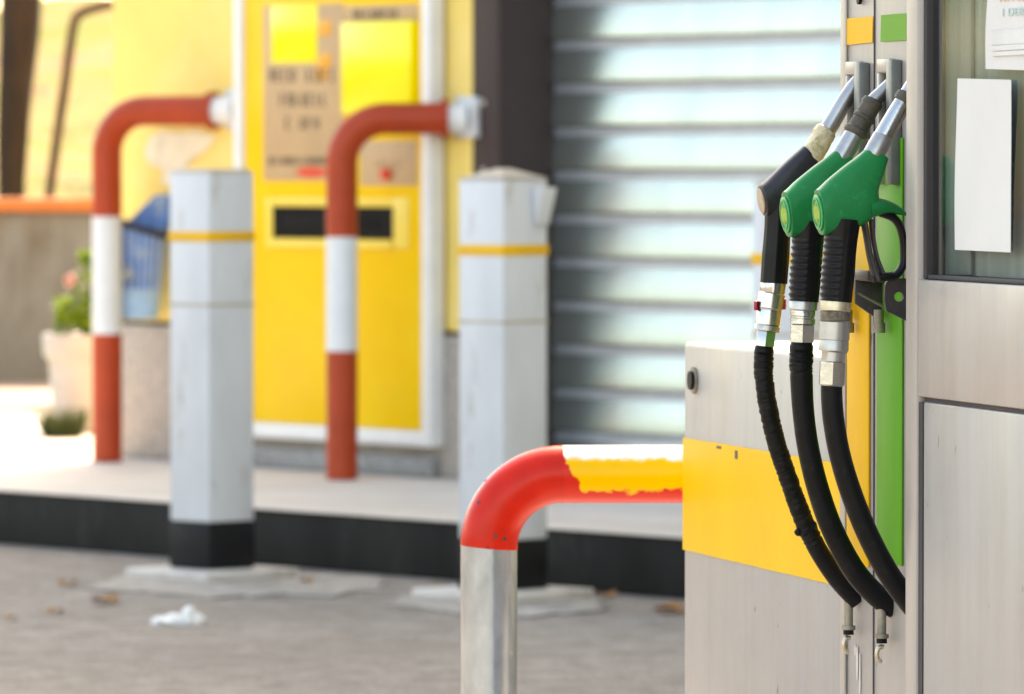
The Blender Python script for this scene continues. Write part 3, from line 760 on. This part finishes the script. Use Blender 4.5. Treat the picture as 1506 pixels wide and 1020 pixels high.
# cradle brackets, rods, hose outlets
def bracket_plate(t, pts, hole=None, hr=7):
    """plate in the nozzle plane from pixel outline, real hole"""
    pl = lambda x, y: on(x, y, fq(t, 0, 0), fe)
    th = fe * .006; bm = B()
    if not hole: poly_slab(bm, [pl(*p) for p in pts], th, .0012)
    else:
        n = 36; out, inn = [], []
        for k in range(n):
            a = 2 * math.pi * k / n; dx, dy = math.cos(a), math.sin(a); best = 1e9
            for i in range(len(pts)):
                (x1, y1), (x2, y2) = pts[i], pts[(i + 1) % len(pts)]
                ex, ey = x2 - x1, y2 - y1; den = dx * ey - dy * ex
                if abs(den) < 1e-9: continue
                s = ((x1 - hole[0]) * ey - (y1 - hole[1]) * ex) / den; u = ((x1 - hole[0]) * dy - (y1 - hole[1]) * dx) / den
                if s > 0 and -1e-6 <= u <= 1 + 1e-6: best = min(best, s)
            out.append(pl(hole[0] + dx * best, hole[1] + dy * best)); inn.append(pl(hole[0] + dx * hr, hole[1] + dy * hr))
        A = [bm.verts.new(p) for p in out]; I = [bm.verts.new(p) for p in inn]; A2 = [bm.verts.new(p + th) for p in out]; I2 = [bm.verts.new(p + th) for p in inn]; fs = []
        for k in range(n):
            j = (k + 1) % n
            fs += [bm.faces.new((A[k], A[j], I[j], I[k])), bm.faces.new((A2[k], I2[k], I2[j], A2[j])), bm.faces.new((A[k], A2[k], A2[j], A[j])), bm.faces.new((I[k], I[j], I2[j], I2[k]))]
        bmesh.ops.recalc_face_normals(bm, faces=fs)
    return bm
CR = [(0, -47, -2), (1, 0, 0), (2, 47, 3)]
for i, dx, dy in CR:
    t = NT_[i]
    if i == 2:
        obj('nozzle_cradle', bracket_plate(t - .035, [(1300, 416), (1308, 409), (1340, 409), (1345, 478), (1302, 457), (1299, 440)], (1320, 436), 7), 'bracket', disp, smooth=False)
        continue
    br = obj('nozzle_cradle', bracket_plate(t - .035, [(1256 + dx, 408 + dy), (1303 + dx, 410 + dy), (1304 + dx, 470 + dy), (1290 + dx, 470 + dy), (1256 + dx, 446 + dy)]), 'bracket', disp)
    pl = lambda x, y: on(x, y, fq(t - .03, 0, 0), fe)
    bm = B(); poly_slab(bm, [pl(1256 + dx, 396 + dy), pl(1303 + dx, 402 + dy), pl(1303 + dx, 416 + dy), pl(1256 + dx, 412 + dy)], fe * .058, .003); obj('rest', bm, 'bracket', br)
    bm = B(); tube(bm, [pl(1262 + dx, 430 + dy), pl(1302 + dx, 452 + dy)], .0025, 10); obj('edge_rod', bm, 'bolt', br)
for x in (1263, 1309):
    t, z0 = ftz(x, 489); z1 = ftz(x, 455)[1]
    bm = B(); tube(bm, [fq(t, .014, z0), fq(t, .014, z0 + .012), fq(t, .014, z0 + .012), fq(t, .014, z1)], [.008, .008, .006, .006], 16); obj('stop_rod', bm, 'bolt', disp)
for x, y in ((1262, 888), (1311, 900)):
    t, z = ftz(x, y)
    o_ = .012
    bm = B(); c = fq(t, o_, z)
    tube(bm, [c + V((0, 0, .006)), c - V((0, 0, .026)), c - V((0, 0, .026)), c - V((0, 0, .031))], [.0055, .0055, .0085, .0085], 16); ho = obj('hose_outlet', bm, 'bolt', disp)
    bm = B(); tube(bm, [c - V((0, 0, .0315)), c - V((0, 0, .037))], .0065, 14); obj('gasket', bm, 'rubber', ho)
    bm = B(); cc = c - V((0, 0, .050))
    tube(bm, [cc - fn * (math.sin(a) * .006) * -1 + V((0, 0, math.cos(a) * .009)) for a in [R(-20 + 20 * k) for k in range(11)]], .0028, 10); obj('hook', bm, 'brass', ho)
bm = B()
for (x, y0, y1, w) in ((1262, 950, 1000, 5), (1266, 960, 1030, 3), (1259, 948, 965, 4)):
    t, z1 = ftz(x, y0); z0 = ftz(x, y1)[1]
    n = 9; L_, R_ = [], []
    for k in range(n):
        u = k / (n - 1); ww = w / 900 * (math.sin(math.pi * min(1, u * .9 + .08)) ** .6) * random.uniform(.6, 1.1)
        L_.append(fq(t - ww, .0009, z1 + (z0 - z1) * u)); R_.append(fq(t + ww, .0009, z1 + (z0 - z1) * u))
    poly_slab(bm, L_ + R_[::-1], fn * .0005)
obj('drip_stain', bm, 'stain', disp)

# main housing with window
HOUS = (F0 + fn * HO, fe, fn)
def htz(px, py):
    p = on(px, py, F0 + fn * HO, fn); d = p - F0
    return d.dot(fe), p.z
T1 = 1.35
h0 = htz(1336, 500)[0]; hw0 = htz(1354, 300)[0]
zw = htz(1354, 411)[1]; zs0 = htz(1352, 586)[1]
print('housing t0', h0, 'NT', NT_, 'tB', tB)
bm = B()
fbox(bm, FACE, h0, T1, -.5, HO - .03, IS + .002, zw - .03, .003)                        # core
fbox(bm, FACE, h0, T1, -.5, -.06, zw - .03, ZT, .003)
obj('housing', bm, 'dispenser', disp)
bm = B(); fbox(bm, FACE, h0, hw0 - .004, HO - .0295, HO + .004, IS + .004, ZT, .004)
fbox(bm, FACE, h0, hw0 - .004, -.0595, HO - .031, zw - .029, ZT, .001)
obj('corner_post', bm, 'dispenser_frame', disp)
bm = B(); fbox(bm, FACE, hw0 - .0035, T1, HO - .0295, HO + .002, zs0 + .0025, zw, .0025); obj('middle_panel', bm, 'dispenser_frame', disp)
bm = B(); fbox(bm, FACE, hw0 + .013, T1, HO - .0295, HO, IS + .004, zs0 - .003, .0025); obj('lower_panel', bm, 'dispenser', disp)
bm = B(); fbox(bm, FACE, hw0 - .0038, hw0 + .0125, HO - .0293, HO + .0008, IS + .004, zs0 - .004); fbox(bm, FACE, hw0 + .004, T1, HO - .0293, HO - .004, zs0 - .0028, zs0 + .0024); obj('shadow_gap', bm, 'seam', disp)
bm = B(); fbox(bm, FACE, hw0 - .0035, hw0 + .009, HO - .029, HO - .004, zw + .001, ZT, .002); fbox(bm, FACE, hw0 + .0095, T1, HO - .029, HO - .006, zw + .001, zw + .006, .001); obj('window_gasket', bm, 'seam', disp)
bm = B(); fbox(bm, FACE, hw0 + .010, T1 - .02, HO - .016, HO - .012, zw + .0065, ZT - .03); obj('window_glass', bm, 'glass', disp)
bm = B(); fbox(bm, FACE, hw0 + .0095, T1 - .01, -.0595, HO - .027, zw + .0065, ZT - .02); obj('display_interior', bm, 'interior', disp)
bm = B()
for x0, x1 in ((1385, 1400), (1492, 1500)):
    t0, t1 = htz(x0, 300)[0], htz(x1, 300)[0]; fbox(bm, FACE, t0, t1, HO - .0268, HO - .022, zw + .007, ZT - .03, .001)
obj('display_rib', bm, 'interior_dark', disp)
# paper notices behind/on the glass
def notice(corn, label, wav):
    A, Bq, C, D = corn; bm = B(); n = 12; rows = []
    for j in range(n + 1):
        v = j / n; r = []
        for i in range(5):
            u = i / 4
            x = (A[0] * (1 - u) + Bq[0] * u) * (1 - v) + (D[0] * (1 - u) + C[0] * u) * v; y = (A[1] * (1 - u) + Bq[1] * u) * (1 - v) + (D[1] * (1 - u) + C[1] * u) * v
            t, z = ftz(x + wav * math.sin(v * 7), y, HO - .0087); r.append(bm.verts.new(fq(t, HO - .0105 + .0012 * (1 + math.sin(v * 3 + u * 2)), z)))
        rows.append(r)
    for j in range(n):
        for i in range(4): bm.faces.new((rows[j][i], rows[j][i + 1], rows[j + 1][i + 1], rows[j + 1][i]))
    bmesh.ops.recalc_face_normals(bm, faces=bm.faces)
    bmesh.ops.solidify(bm, geom=bm.faces[:], thickness=.0004)
    t, z = htz(*corn[3]); th = thing('paper_notice', fq(t, HO, z), label, 'notice', 'paper notices on the dispenser window')
    obj('sheet', bm, 'paper', th); return th
n1 = notice([(1408, 115), (1488, 117), (1484, 371), (1404, 367)], 'tall blank white paper notice stuck on the dispenser window', .35)
n2 = notice([(1455, -60), (1560, -60), (1560, 105), (1449, 101)], 'white printed paper notice at the top of the dispenser window', .6)
bm = B()
for (x0, y0, x1, y1) in ((1459, 45, 1540, 62), (1459, 66, 1540, 70), (1459, 76, 1520, 79)):
    t0, z1 = ftz(x0, y0, HO - .007); t1, z0 = ftz(x1, y1, HO - .007); fbox(bm, FACE, t0, t1, HO - .0072, HO - .0066, z0, z1)
obj('grey_print', bm, 'paper_grey', n2)
def text(s, x, y, hpx, mat, parent, stretch=1.0):
    t, z = ftz(x, y, HO - .0068); cu = bpy.data.curves.new('notice_text', 'FONT'); cu.body = s; cu.size = hpx / (F / 7.6) * 1.4; cu.extrude = .0002
    ob = bpy.data.objects.new('tmp', cu); me = bpy.data.meshes.new_from_object(ob); bpy.data.objects.remove(ob)
    bm = B(); bm.from_mesh(me)
    for v in bm.verts: v.co = fq(t, HO - .0066, z) + fe * (v.co.x * stretch) + V((0, 0, v.co.y)) + fn * v.co.z
    o = obj('printed_text', bm, mat, parent, smooth=False); return o
text('1 DEBI', 1472, 24, 11, 'ink_pale', n2, 2.6)
text('WM SE', 1468, 3, 11, 'ink_salmon', n2, 2.6)

# ------------------------------------------------------------------ fuel nozzles
def nozzle(i, label, cfg):
    t = NT_[i]
    pl = lambda x, y: on(x, y, fq(t, 0, 0), fe)
    sc = F / pl(*cfg['cap']).y
    P = lambda n: n / sc
    th = thing('fuel_nozzle', pl(*cfg['root']), label, 'fuel nozzle', 'fuel nozzles hanging on the dispenser')
    for name, mat, pts in cfg['tubes']:
        seg = 6 if name == 'hex_nut' else 28
        bm = B(); tube(bm, [pl(a, b) for a, b, r in pts], [P(r) for a, b, r in pts], seg); obj(name, bm, mat, th, ang=30)
    # spout (smoothed)
    sp = catmull(cfg['spout'], 6); bm = B(); tube(bm, [pl(a, b) for a, b, r in sp], [P(r) for a, b, r in sp], 28); obj('spout', bm, cfg['spoutmat'], th)
    # body
    st = catmull(cfg['body'], 5)
    bm = B(); loft(bm, [(pl(a, b), pl(c, d), P(w)) for a, b, c, d, w in st], fe, 32, 2.7)
    es = [e for e in bm.edges if len(e.link_faces) == 2 and e.calc_face_angle(0) > R(60)]
    bmesh.ops.bevel(bm, geom=es, offset=.0022, segments=3, profile=.6, affect='EDGES')
    body = obj('body_cover', bm, cfg['bodymat'], th, ang=50)
    # hood fin over the hand guard
    if 'hood' in cfg:
        hd = catmull(cfg['hood'], 4); bm = B(); tube(bm, [pl(a, b) for a, b, r in hd], [P(r) for a, b, r in hd], 18, flat=(fe, 1.7)); obj('hood', bm, cfg['bodymat'], body)
    # round end badge
    cx, cy = cfg['cap']; a1 = cfg['body'][-1]
    U, L = pl(a1[0], a1[1]), pl(a1[2], a1[3]); c = (U + L) / 2; ax = (U - L).normalized(); nn = fe.cross(ax); nn = nn if nn.dot(fn) > 0 else -nn
    rr = (U - L).length / 2
    def rdisc(r, off, thick):
        bm = B(); pts = [c + nn * off + ax * (math.cos(k * math.pi / 18) * r) + fe * (math.sin(k * math.pi / 18) * r * .93) for k in range(36)]
        return poly_slab(bm, pts, nn * thick, .0006)
    bd = obj('badge', rdisc(rr * .80, .0003, .0022), cfg['capmat'], th)
    if cfg.get('emblem'):
        bm = B(); N = 40; R0, R1 = rr * .58, rr * .66
        va = [[bm.verts.new(c + nn * (.003 + (.0006 if k2 else 0)) + ax * (math.cos(2 * math.pi * k / N) * r) + fe * (math.sin(2 * math.pi * k / N) * r * .93)) for k in range(N)] for r, k2 in ((R1, 0), (R1, 1), (R0, 1), (R0, 0))]
        for q_ in range(3):
            for k in range(N): bm.faces.new((va[q_][k], va[q_][(k + 1) % N], va[q_ + 1][(k + 1) % N], va[q_ + 1][k]))
        bmesh.ops.recalc_face_normals(bm, faces=bm.faces); obj('ring', bm, 'cap_green', bd)
        bm = B()     # flame-like emblem blades
        for k in range(-2, 3):
            pts = []
            for j in range(12):
                a = 2 * math.pi * j / 12; pts.append(c + nn * .0026 + ax * (math.cos(a) * rr * (.42 - .05 * abs(k))) + fe * (k * rr * .17 + math.sin(a) * rr * .055))
            poly_slab(bm, pts, nn * .0008)
        obj('emblem', bm, 'emblem', bd)
    # grip
    g0, g1 = cfg['grip']; n = cfg['ribs'] * 6
    pts = []; rad = []
    for k in range(n + 1):
        u = k / n; pts.append(pl(g0[0] + (g1[0] - g0[0]) * u - cfg.get('bow', 0) * math.sin(math.pi * u), g0[1] + (g1[1] - g0[1]) * u)); rad.append(P(g0[2] + (g1[2] - g0[2]) * u - cfg.get('waist', 0) * math.sin(math.pi * min(1, u * 1.6))))
    axg = (pts[-1] - pts[0]).normalized()
    bm = B()
    ref = V((0, 1, 0)); u0 = (ref - axg * ref.dot(axg)).normalized(); w0 = axg.cross(u0)
    side = (fn * .75 - fe * .0 ); 
    def rf(ii, a, r):
        d = u0 * math.cos(a) + w0 * math.sin(a)
        f = d.dot(fn); g = d.dot(fe)
        k = max(0, (f - .05)) if cfg['ribbed'] else 0
        rib = math.cos(2 * math.pi * ii / 6) * .05 * min(1, k * 2.2) * min(1, max(0, ii / n - .2) * 8)
        flute = 0 if k > .15 else .018 * math.cos(a * 14)
        return r * (1 + rib + flute)
    tube(bm, pts, rad, 56, rf=rf); obj('grip', bm, 'grip_black', th, ang=75)
    if 'guard' in cfg:
        gp = catmull(cfg['guard'], 5); bm = B(); tube(bm, [pl(a, b) for a, b, r in gp], [P(r) for a, b, r in gp], 16, flat=(fe, 1.6)); obj('hand_guard', bm, 'grip_black', th)
    for k, lv in enumerate(cfg.get('lever', [])):
        gp = catmull(lv, 5); bm = B(); tube(bm, [pl(a, b) for a, b, r in gp], [P(r) for a, b, r in gp], 14, flat=(fe, 2.2)); obj('trigger_lever', bm, 'bracket', th)
    hs = catmull(cfg['hose'], 10); nh = len(hs)
    wr = cfg.get('wrap')
    def hrf(ii, a, r):
        y = hs[ii][1]
        if wr and any(y0 < y < y1 for y0, y1 in wr): return r * (1 + .11 * noise.noise(V((ii * .45, math.cos(a - ii * .12) * .8, math.sin(a - ii * .12) * .8))) + .05 * noise.noise(V((ii * 1.3, a, 3))))
        return r
    # dense resample so the taped stretch shows its turns
    hs2 = []
    for k in range(nh - 1):
        for j in range(3): hs2.append(tuple(hs[k][c] + (hs[k + 1][c] - hs[k][c]) * j / 3 for c in range(3)))
    hs2.append(hs[-1]); hs = hs2
    bm = B(); tube(bm, [pl(a, b) for a, b, r in hs], [P(r) for a, b, r in hs], 24, rf=hrf); obj('hose', bm, 'rubber', th, ang=60)
    for (x, y, w_, h2) in cfg.get('clips', []):
        c0 = pl(x, y); bm = B(); fbox(bm, (c0, (fe * .35 - fn * .94).normalized(), (fe * .94 + fn * .35).normalized()), -P(w_), P(w_), -P(9), P(9), c0.z - P(h2), c0.z + P(h2), .0012)
        obj('red_clip', bm, 'red_plastic', th)
    for (x, y, r) in cfg.get('knots', []):
        bm = B(); bmesh.ops.create_icosphere(bm, subdivisions=2, radius=1)
        for v in bm.verts: v.co = pl(x, y) + v.co * P(r) * (1 + .35 * noise.noise(v.co * 2.3 + V((x, y, 0))))
        obj('tape_knot', bm, 'rubber', th)
    return th

def st(*lv):            # stepped tube helper: list of (x, y, r) levels -> crisp rings
    out = []
    for k, (x, y, r) in enumerate(lv):
        if k and lv[k - 1][2] != r: out.append((x, y - .05, lv[k - 1][2]))
        out.append((x, y, r))
    return out
GREEN_BODY = [(1276, 216, 1306, 233, 14), (1273, 219, 1304, 239, 15.5), (1260, 230, 1299, 256, 18), (1245, 241, 1291, 280, 21), (1230, 253, 1291, 308, 23.5), (1217, 264, 1268, 331, 25.5), (1208, 273, 1232, 342, 26.5), (1201, 279, 1208, 346, 26)]
sh_ = lambda L, dx, dy: [(a + dx, b + dy, c + dx, d + dy, w) for a, b, c, d, w in L]
n3 = nozzle(2, 'green fuel nozzle nearest the glass window with its hand guard showing', dict(
    cap=(1200, 312), root=(1228, 443), bodymat='nozzle_green', capmat='cap_green', emblem=True,
    spout=[(1362, 92, 11), (1346, 120, 12), (1334, 141, 13), (1318, 168, 14), (1296, 206, 14.5), (1287, 222, 14.5)], spoutmat='chrome',
    tubes=[('spout_ring', 'sleeve', [(1336, 137, 13.5), (1335, 139, 16), (1331, 146, 16.8), (1328.5, 150, 15.6), (1327.5, 151.5, 13.5)]),
           ('spout_collar', 'alu', [(1300, 199, 14.6), (1299, 201, 15.6), (1288, 221, 15.8), (1284, 228, 15.8)]),
           ('crimp_ring', 'brass', [(1229.5, 440, 22), (1229, 443, 22.8), (1229, 456, 22.8), (1228.5, 457, 21)]),
           ('knurled_ring', 'knurl', [(1228.5, 456.5, 21.5), (1228.5, 458, 22.5), (1228, 470, 22.5), (1228, 472, 21)]),
           ('swivel', 'alu', [(1228, 472, 21.5), (1228, 473.5, 22.6), (1226.5, 499, 22.6), (1226.5, 500, 21.6), (1226.4, 502, 21.6), (1226.3, 503, 22), (1226, 515, 22), (1226, 517, 19.5), (1225.5, 518, 17.5), (1225, 531, 17.5)]),
           ('hex_nut', 'chrome', [(1224.5, 531, 19), (1224.4, 532.5, 21), (1223.2, 565, 21), (1223, 567.5, 18.5)])],
    body=GREEN_BODY,
    hood=[(1276, 306, 15), (1292, 304, 13), (1306, 305, 10), (1320, 309, 6.5), (1332, 315, 2.5)],
    grip=((1239, 322, 27), (1229, 443, 23.4)), ribs=12, ribbed=True, waist=1.5,
    guard=[(1296, 312, 7), (1312, 319, 6.5), (1322, 330, 6), (1327.5, 348, 5.5), (1329, 375, 5.2), (1326, 394, 6), (1315, 405, 6.5), (1296, 407, 6.5), (1283, 410, 6)],
    lever=[[(1270, 322, 5), (1274, 345, 4.5), (1279, 375, 4.5), (1286, 400, 5.5), (1290, 412, 6)], [(1281, 322, 3.5), (1284, 350, 3.2), (1290, 380, 3.4), (1298, 402, 4)]],
    hose=[(1223, 562, 16), (1223.5, 590, 16), (1227, 625, 16), (1236, 672, 16), (1252, 725, 16.2), (1276, 785, 16.4), (1306, 842, 16.6), (1338, 886, 16.8), (1357, 905, 16.8)]))
n2_ = nozzle(1, 'green fuel nozzle with a dark rubber spout sleeve in the middle', dict(
    cap=(1152, 315), root=(1181, 443), bodymat='nozzle_green', capmat='cap_green', emblem=True,
    spout=[(1322, 110, 9.5), (1312, 121, 10), (1298, 135, 10.5), (1282, 152, 11), (1262, 188, 12), (1242, 222, 13)], spoutmat='alu',
    tubes=[('spout_sleeve', 'sleeve', [(1286, 146, 12), (1285, 148, 15.5), (1281, 154, 16.5), (1279.5, 157, 14.8), (1262, 188, 15.6), (1260.5, 190.5, 18.5), (1258, 195, 18.8), (1256.5, 198, 16)]),
           ('sleeve_bead', 'sleeve', [(1272, 170, 15.2), (1271, 171.5, 17), (1269.5, 174.5, 17), (1268.5, 176, 15.2)]),
           ('spout_collar', 'alu', [(1256, 198.5, 15), (1240, 226, 16), (1236, 233, 16)]),
           ('crimp_ring', 'alu', [(1182, 440, 20), (1182, 443, 20.8), (1181, 455, 20.8), (1181, 456.5, 18)]),
           ('swivel', 'chrome', [(1181, 456, 18), (1181, 457, 18.5), (1180.5, 464, 18.5), (1180.5, 465, 17.5), (1180.4, 468, 17.5), (1180.4, 469, 18.8), (1180, 476, 18.8)]),
           ('hex_nut', 'chrome', [(1180, 476, 18), (1180, 478, 19.8), (1179, 503, 19.8)])],
    body=sh_(GREEN_BODY, -48, 3),
    grip=((1190, 325, 26), (1182, 443, 21.8)), ribs=12, ribbed=True, waist=1.5, wrap=[(514, 550)],
    hose=[(1179, 497, 15.6), (1178.8, 505, 16), (1178.7, 509, 17.4), (1178.5, 525, 17.4), (1178.5, 548, 17), (1181, 600, 16.2), (1188, 655, 16.2), (1202, 715, 16.4), (1224, 778, 16.6), (1256, 838, 16.8), (1290, 876, 17), (1316, 893, 17)]))
n1_ = nozzle(0, 'black fuel nozzle with cream tape round its spout farthest from the window', dict(
    cap=(1115, 296), root=(1133, 418), bodymat='nozzle_black', capmat='cap_cream',
    spout=[(1272, 102, 9.5), (1264, 116, 10.5), (1254, 130, 11.5), (1241, 150, 12), (1226, 176, 12.5), (1208, 205, 13)], spoutmat='alu',
    tubes=[('tape_wrap', 'tape', [(1217, 189, 12), (1215.5, 191, 16), (1211, 198, 17.5), (1209, 203, 16), (1204, 211, 17.3), (1197, 224, 16.5), (1190, 235, 14)]),
           ('crimp_ring', 'chrome', [(1138, 413, 18), (1138, 416, 18.6), (1136, 430, 18.6), (1136, 431, 17.5)]),
           ('swivel', 'chrome', [(1135.8, 430, 18), (1135.5, 432, 20), (1132, 453, 20), (1132, 455, 18.3), (1131.5, 457, 18.6), (1129.5, 477, 18.6), (1129.3, 478.5, 16)]),
           
           ('lock_ring', 'alu', [(1129.4, 478, 18), (1129.2, 479, 19), (1128.4, 486, 19), (1128.2, 487.5, 16)]),
           ('hex_nut', 'chrome', [(1127.5, 486, 14), (1127, 488, 15.5), (1124.5, 509, 15.5)])],
    body=[(1181, 214, 1203, 240, 14), (1178, 217, 1200, 246, 15.5), (1162, 231, 1189, 262, 18), (1146, 246, 1177, 284, 19.5), (1132, 260, 1163, 304, 20.5), (1124, 267, 1146, 314, 21), (1117, 272, 1125, 318, 20.5)],
    grip=((1146, 300, 21), (1138, 416, 20)), ribs=10, ribbed=False, waist=1, wrap=[(518, 640), (655, 800)],
    hose=[(1124.5, 503, 12.6), (1124.3, 510, 13), (1123.8, 514, 14.4), (1123, 530, 14.4), (1124, 560, 14), (1131, 605, 13.8), (1143, 655, 13.8), (1160, 705, 13.8), (1180, 760, 14), (1203, 808, 14), (1232, 852, 14), (1262, 884, 14)],
    clips=[(1152, 447, 4, 8), (1112, 449, 2.5, 7)],
    knots=[(1182, 762, 13), (1174, 782, 6), (1188, 776, 15), (1193, 786, 9), (1150, 682, 12)]))

# ------------------------------------------------------------------ foreground pipe hoop round the dispenser end
py_ = 8.86; sp = F / py_
hx = lambda x, y: atY(x, y, py_)
r = 42.3 / sp; zc = hx(719, 697).z; xl = hx(719, 800).x; xr = xl + .92; rb = 108 / sp; zj = hx(719, 800).z
hoop = thing('pipe_hoop', V((xl, py_, .002)), 'galvanised pipe hoop with red bend and yellow arm beside the dispenser box', 'pipe guard')
bm = B(); tube(bm, [V((xl, py_, .002)), V((xl, py_, zj - .0005))], r * .985, 48); obj('post', bm, 'galv', hoop)
bm = B(); pts = [V((xl, py_, zj))] + [V((xl + rb * (1 - math.cos(a)), py_, zc - rb + rb * math.sin(a))) for a in [math.pi / 2 * k / 20 for k in range(21)]]
tube(bm, pts, r, 48); bend = obj('red_bend', bm, 'pipe_red', hoop)
t = pipe_mat()
# paint limit in object coordinates (hoop-local): yellow above a wavy line below the pipe's axis
cr = t.ramp(t.pz.outputs[0], [(0, (.58, .016, .006)), (1, (.82, .455, .002))]); rampn = cr.node
lo = zc - r * .60 + .0175
mr = t.node('ShaderNodeMapRange'); mr.inputs['From Min'].default_value = lo - .002; mr.inputs['From Max'].default_value = lo + .002
t.link(t.pz.outputs[0], mr.inputs['Value'])
# yellow starts a little after the weld, later lower down
sep = t.node('ShaderNodeSeparateXYZ'); t.link(t.tc.outputs['Object'], sep.inputs[0])
xx = t.node('ShaderNodeMath', operation='MULTIPLY_ADD'); t.link(sep.outputs['Z'], xx.inputs[0]); xx.inputs[1].default_value = .62; t.link(sep.outputs['X'], xx.inputs[2])
xn = t.node('ShaderNodeMath', operation='MULTIPLY_ADD'); t.link(t.noise(45, 3, .6), xn.inputs[0]); xn.inputs[1].default_value = .03; t.link(xx.outputs[0], xn.inputs[2])
xs = rb + .008 + (zc + r * .3) * .62 + .015
mx = t.node('ShaderNodeMapRange'); mx.inputs['From Min'].default_value = xs - .0015; mx.inputs['From Max'].default_value = xs + .0015
t.link(xn.outputs[0], mx.inputs['Value'])
mm = t.node('ShaderNodeMath', operation='MULTIPLY'); t.link(mr.outputs[0], mm.inputs[0]); t.link(mx.outputs[0], mm.inputs[1])
t.l.remove(rampn.inputs['Fac'].links[0]); t.link(mm.outputs[0], rampn.inputs['Fac']); rampn.color_ramp.interpolation = 'LINEAR'
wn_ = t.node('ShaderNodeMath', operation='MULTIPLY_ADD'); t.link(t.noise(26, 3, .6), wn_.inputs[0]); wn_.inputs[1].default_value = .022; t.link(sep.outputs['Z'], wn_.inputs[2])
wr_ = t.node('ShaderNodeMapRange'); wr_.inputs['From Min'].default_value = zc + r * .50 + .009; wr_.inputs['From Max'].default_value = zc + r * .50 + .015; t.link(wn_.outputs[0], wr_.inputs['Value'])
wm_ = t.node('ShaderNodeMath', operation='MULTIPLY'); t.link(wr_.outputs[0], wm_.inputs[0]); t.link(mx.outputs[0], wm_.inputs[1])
cr = t.mix(wm_.outputs[0], cr, (.86, .84, .78))  # pale top: worn white paint and the sun highlight, both put into the colour
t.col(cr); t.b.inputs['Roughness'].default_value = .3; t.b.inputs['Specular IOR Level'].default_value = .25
t.bump(mm.outputs[0], .25, .002)
xa = xl + rb; xb = xr - rb
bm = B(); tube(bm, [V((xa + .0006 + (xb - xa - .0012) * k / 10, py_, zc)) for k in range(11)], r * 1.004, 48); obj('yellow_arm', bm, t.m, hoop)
bm = B(); tube(bm, [V((xa - .001, py_, zc)), V((xa + .0012, py_, zc))], r * 1.012, 48); obj('weld_seam', bm, 'pipe_red', hoop)
bm = B(); pts = [V((xr - rb * (1 - math.cos(a)), py_, zc - rb + rb * math.sin(a))) for a in [math.pi / 2 * k / 20 for k in range(20, -1, -1)]] + [V((xr, py_, zj))]
tube(bm, pts, r, 48); obj('far_bend', bm, 'pipe_red', hoop)
bm = B(); tube(bm, [V((xr, py_, .002)), V((xr, py_, zj - .0005))], r * .985, 48); obj('far_post', bm, 'galv', hoop)
# chips in the red paint
for px, y in ((704, 737), (714, 706), (729, 786), (742, 790)):
    p = hx(px, y); bm = B()
    a = math.atan2(p.z - (zc - rb), (xl + rb) - p.x); c = V((xl + rb - rb * math.cos(a), py_, zc - rb + rb * math.sin(a)))
    d = p - c; dep = math.sqrt(max(r * r - d.length_squared, 0)); s_ = V((p.x, py_ - dep, p.z)); disc(bm, s_ - (s_ - c) * .01, (s_ - c).normalized(), .0028, .0008, 10); obj('paint_chip', bm, 'bracket', hoop)

# ------------------------------------------------------------------ light, sky, camera
AZ, EL = R(15), R(46)
w = bpy.data.worlds.new('World'); S.world = w; w.use_nodes = True
nt = w.node_tree; bg = nt.nodes['Background']; sky = nt.nodes.new('ShaderNodeTexSky'); sky.sky_type = 'NISHITA'; sky.sun_disc = False
sky.sun_elevation = EL; sky.sun_rotation = AZ; sky.dust_density = 2.0; sky.air_density = 1.0
nt.links.new(sky.outputs[0], bg.inputs['Color']); bg.inputs['Strength'].default_value = .15
sd = bpy.data.lights.new('sun', 'SUN'); sd.energy = 2.0; sd.angle = R(.5); sd.color = (1, .93, .82)
so = bpy.data.objects.new('sun', sd); COL.objects.link(so)
dirv = V((math.sin(AZ) * math.cos(EL), math.cos(AZ) * math.cos(EL), math.sin(EL)))
so.rotation_euler = dirv.to_track_quat('Z', 'Y').to_euler(); so.location = (0, 0, 20)

cam = bpy.data.cameras.new('camera'); co = bpy.data.objects.new('camera', cam); COL.objects.link(co); S.camera = co
co.location = CP; co.rotation_euler = (R(90) - PITCH, 0, 0)
cam.sensor_width = 36; cam.lens = 36 * F / 1506; cam.clip_start = .1; cam.clip_end = 1000
cam.dof.use_dof = True; cam.dof.focus_distance = 7.62; cam.dof.aperture_fstop = cam.lens / 1000 / .0205; cam.dof.aperture_blades = 0
S.view_settings.view_transform = 'Standard'; S.view_settings.look = 'None'; S.view_settings.exposure = 2.28; S.view_settings.use_white_balance = True; S.view_settings.white_balance_temperature = 9000; S.view_settings.white_balance_tint = 10; S.view_settings.gamma = 1
S.cycles.max_bounces = 8
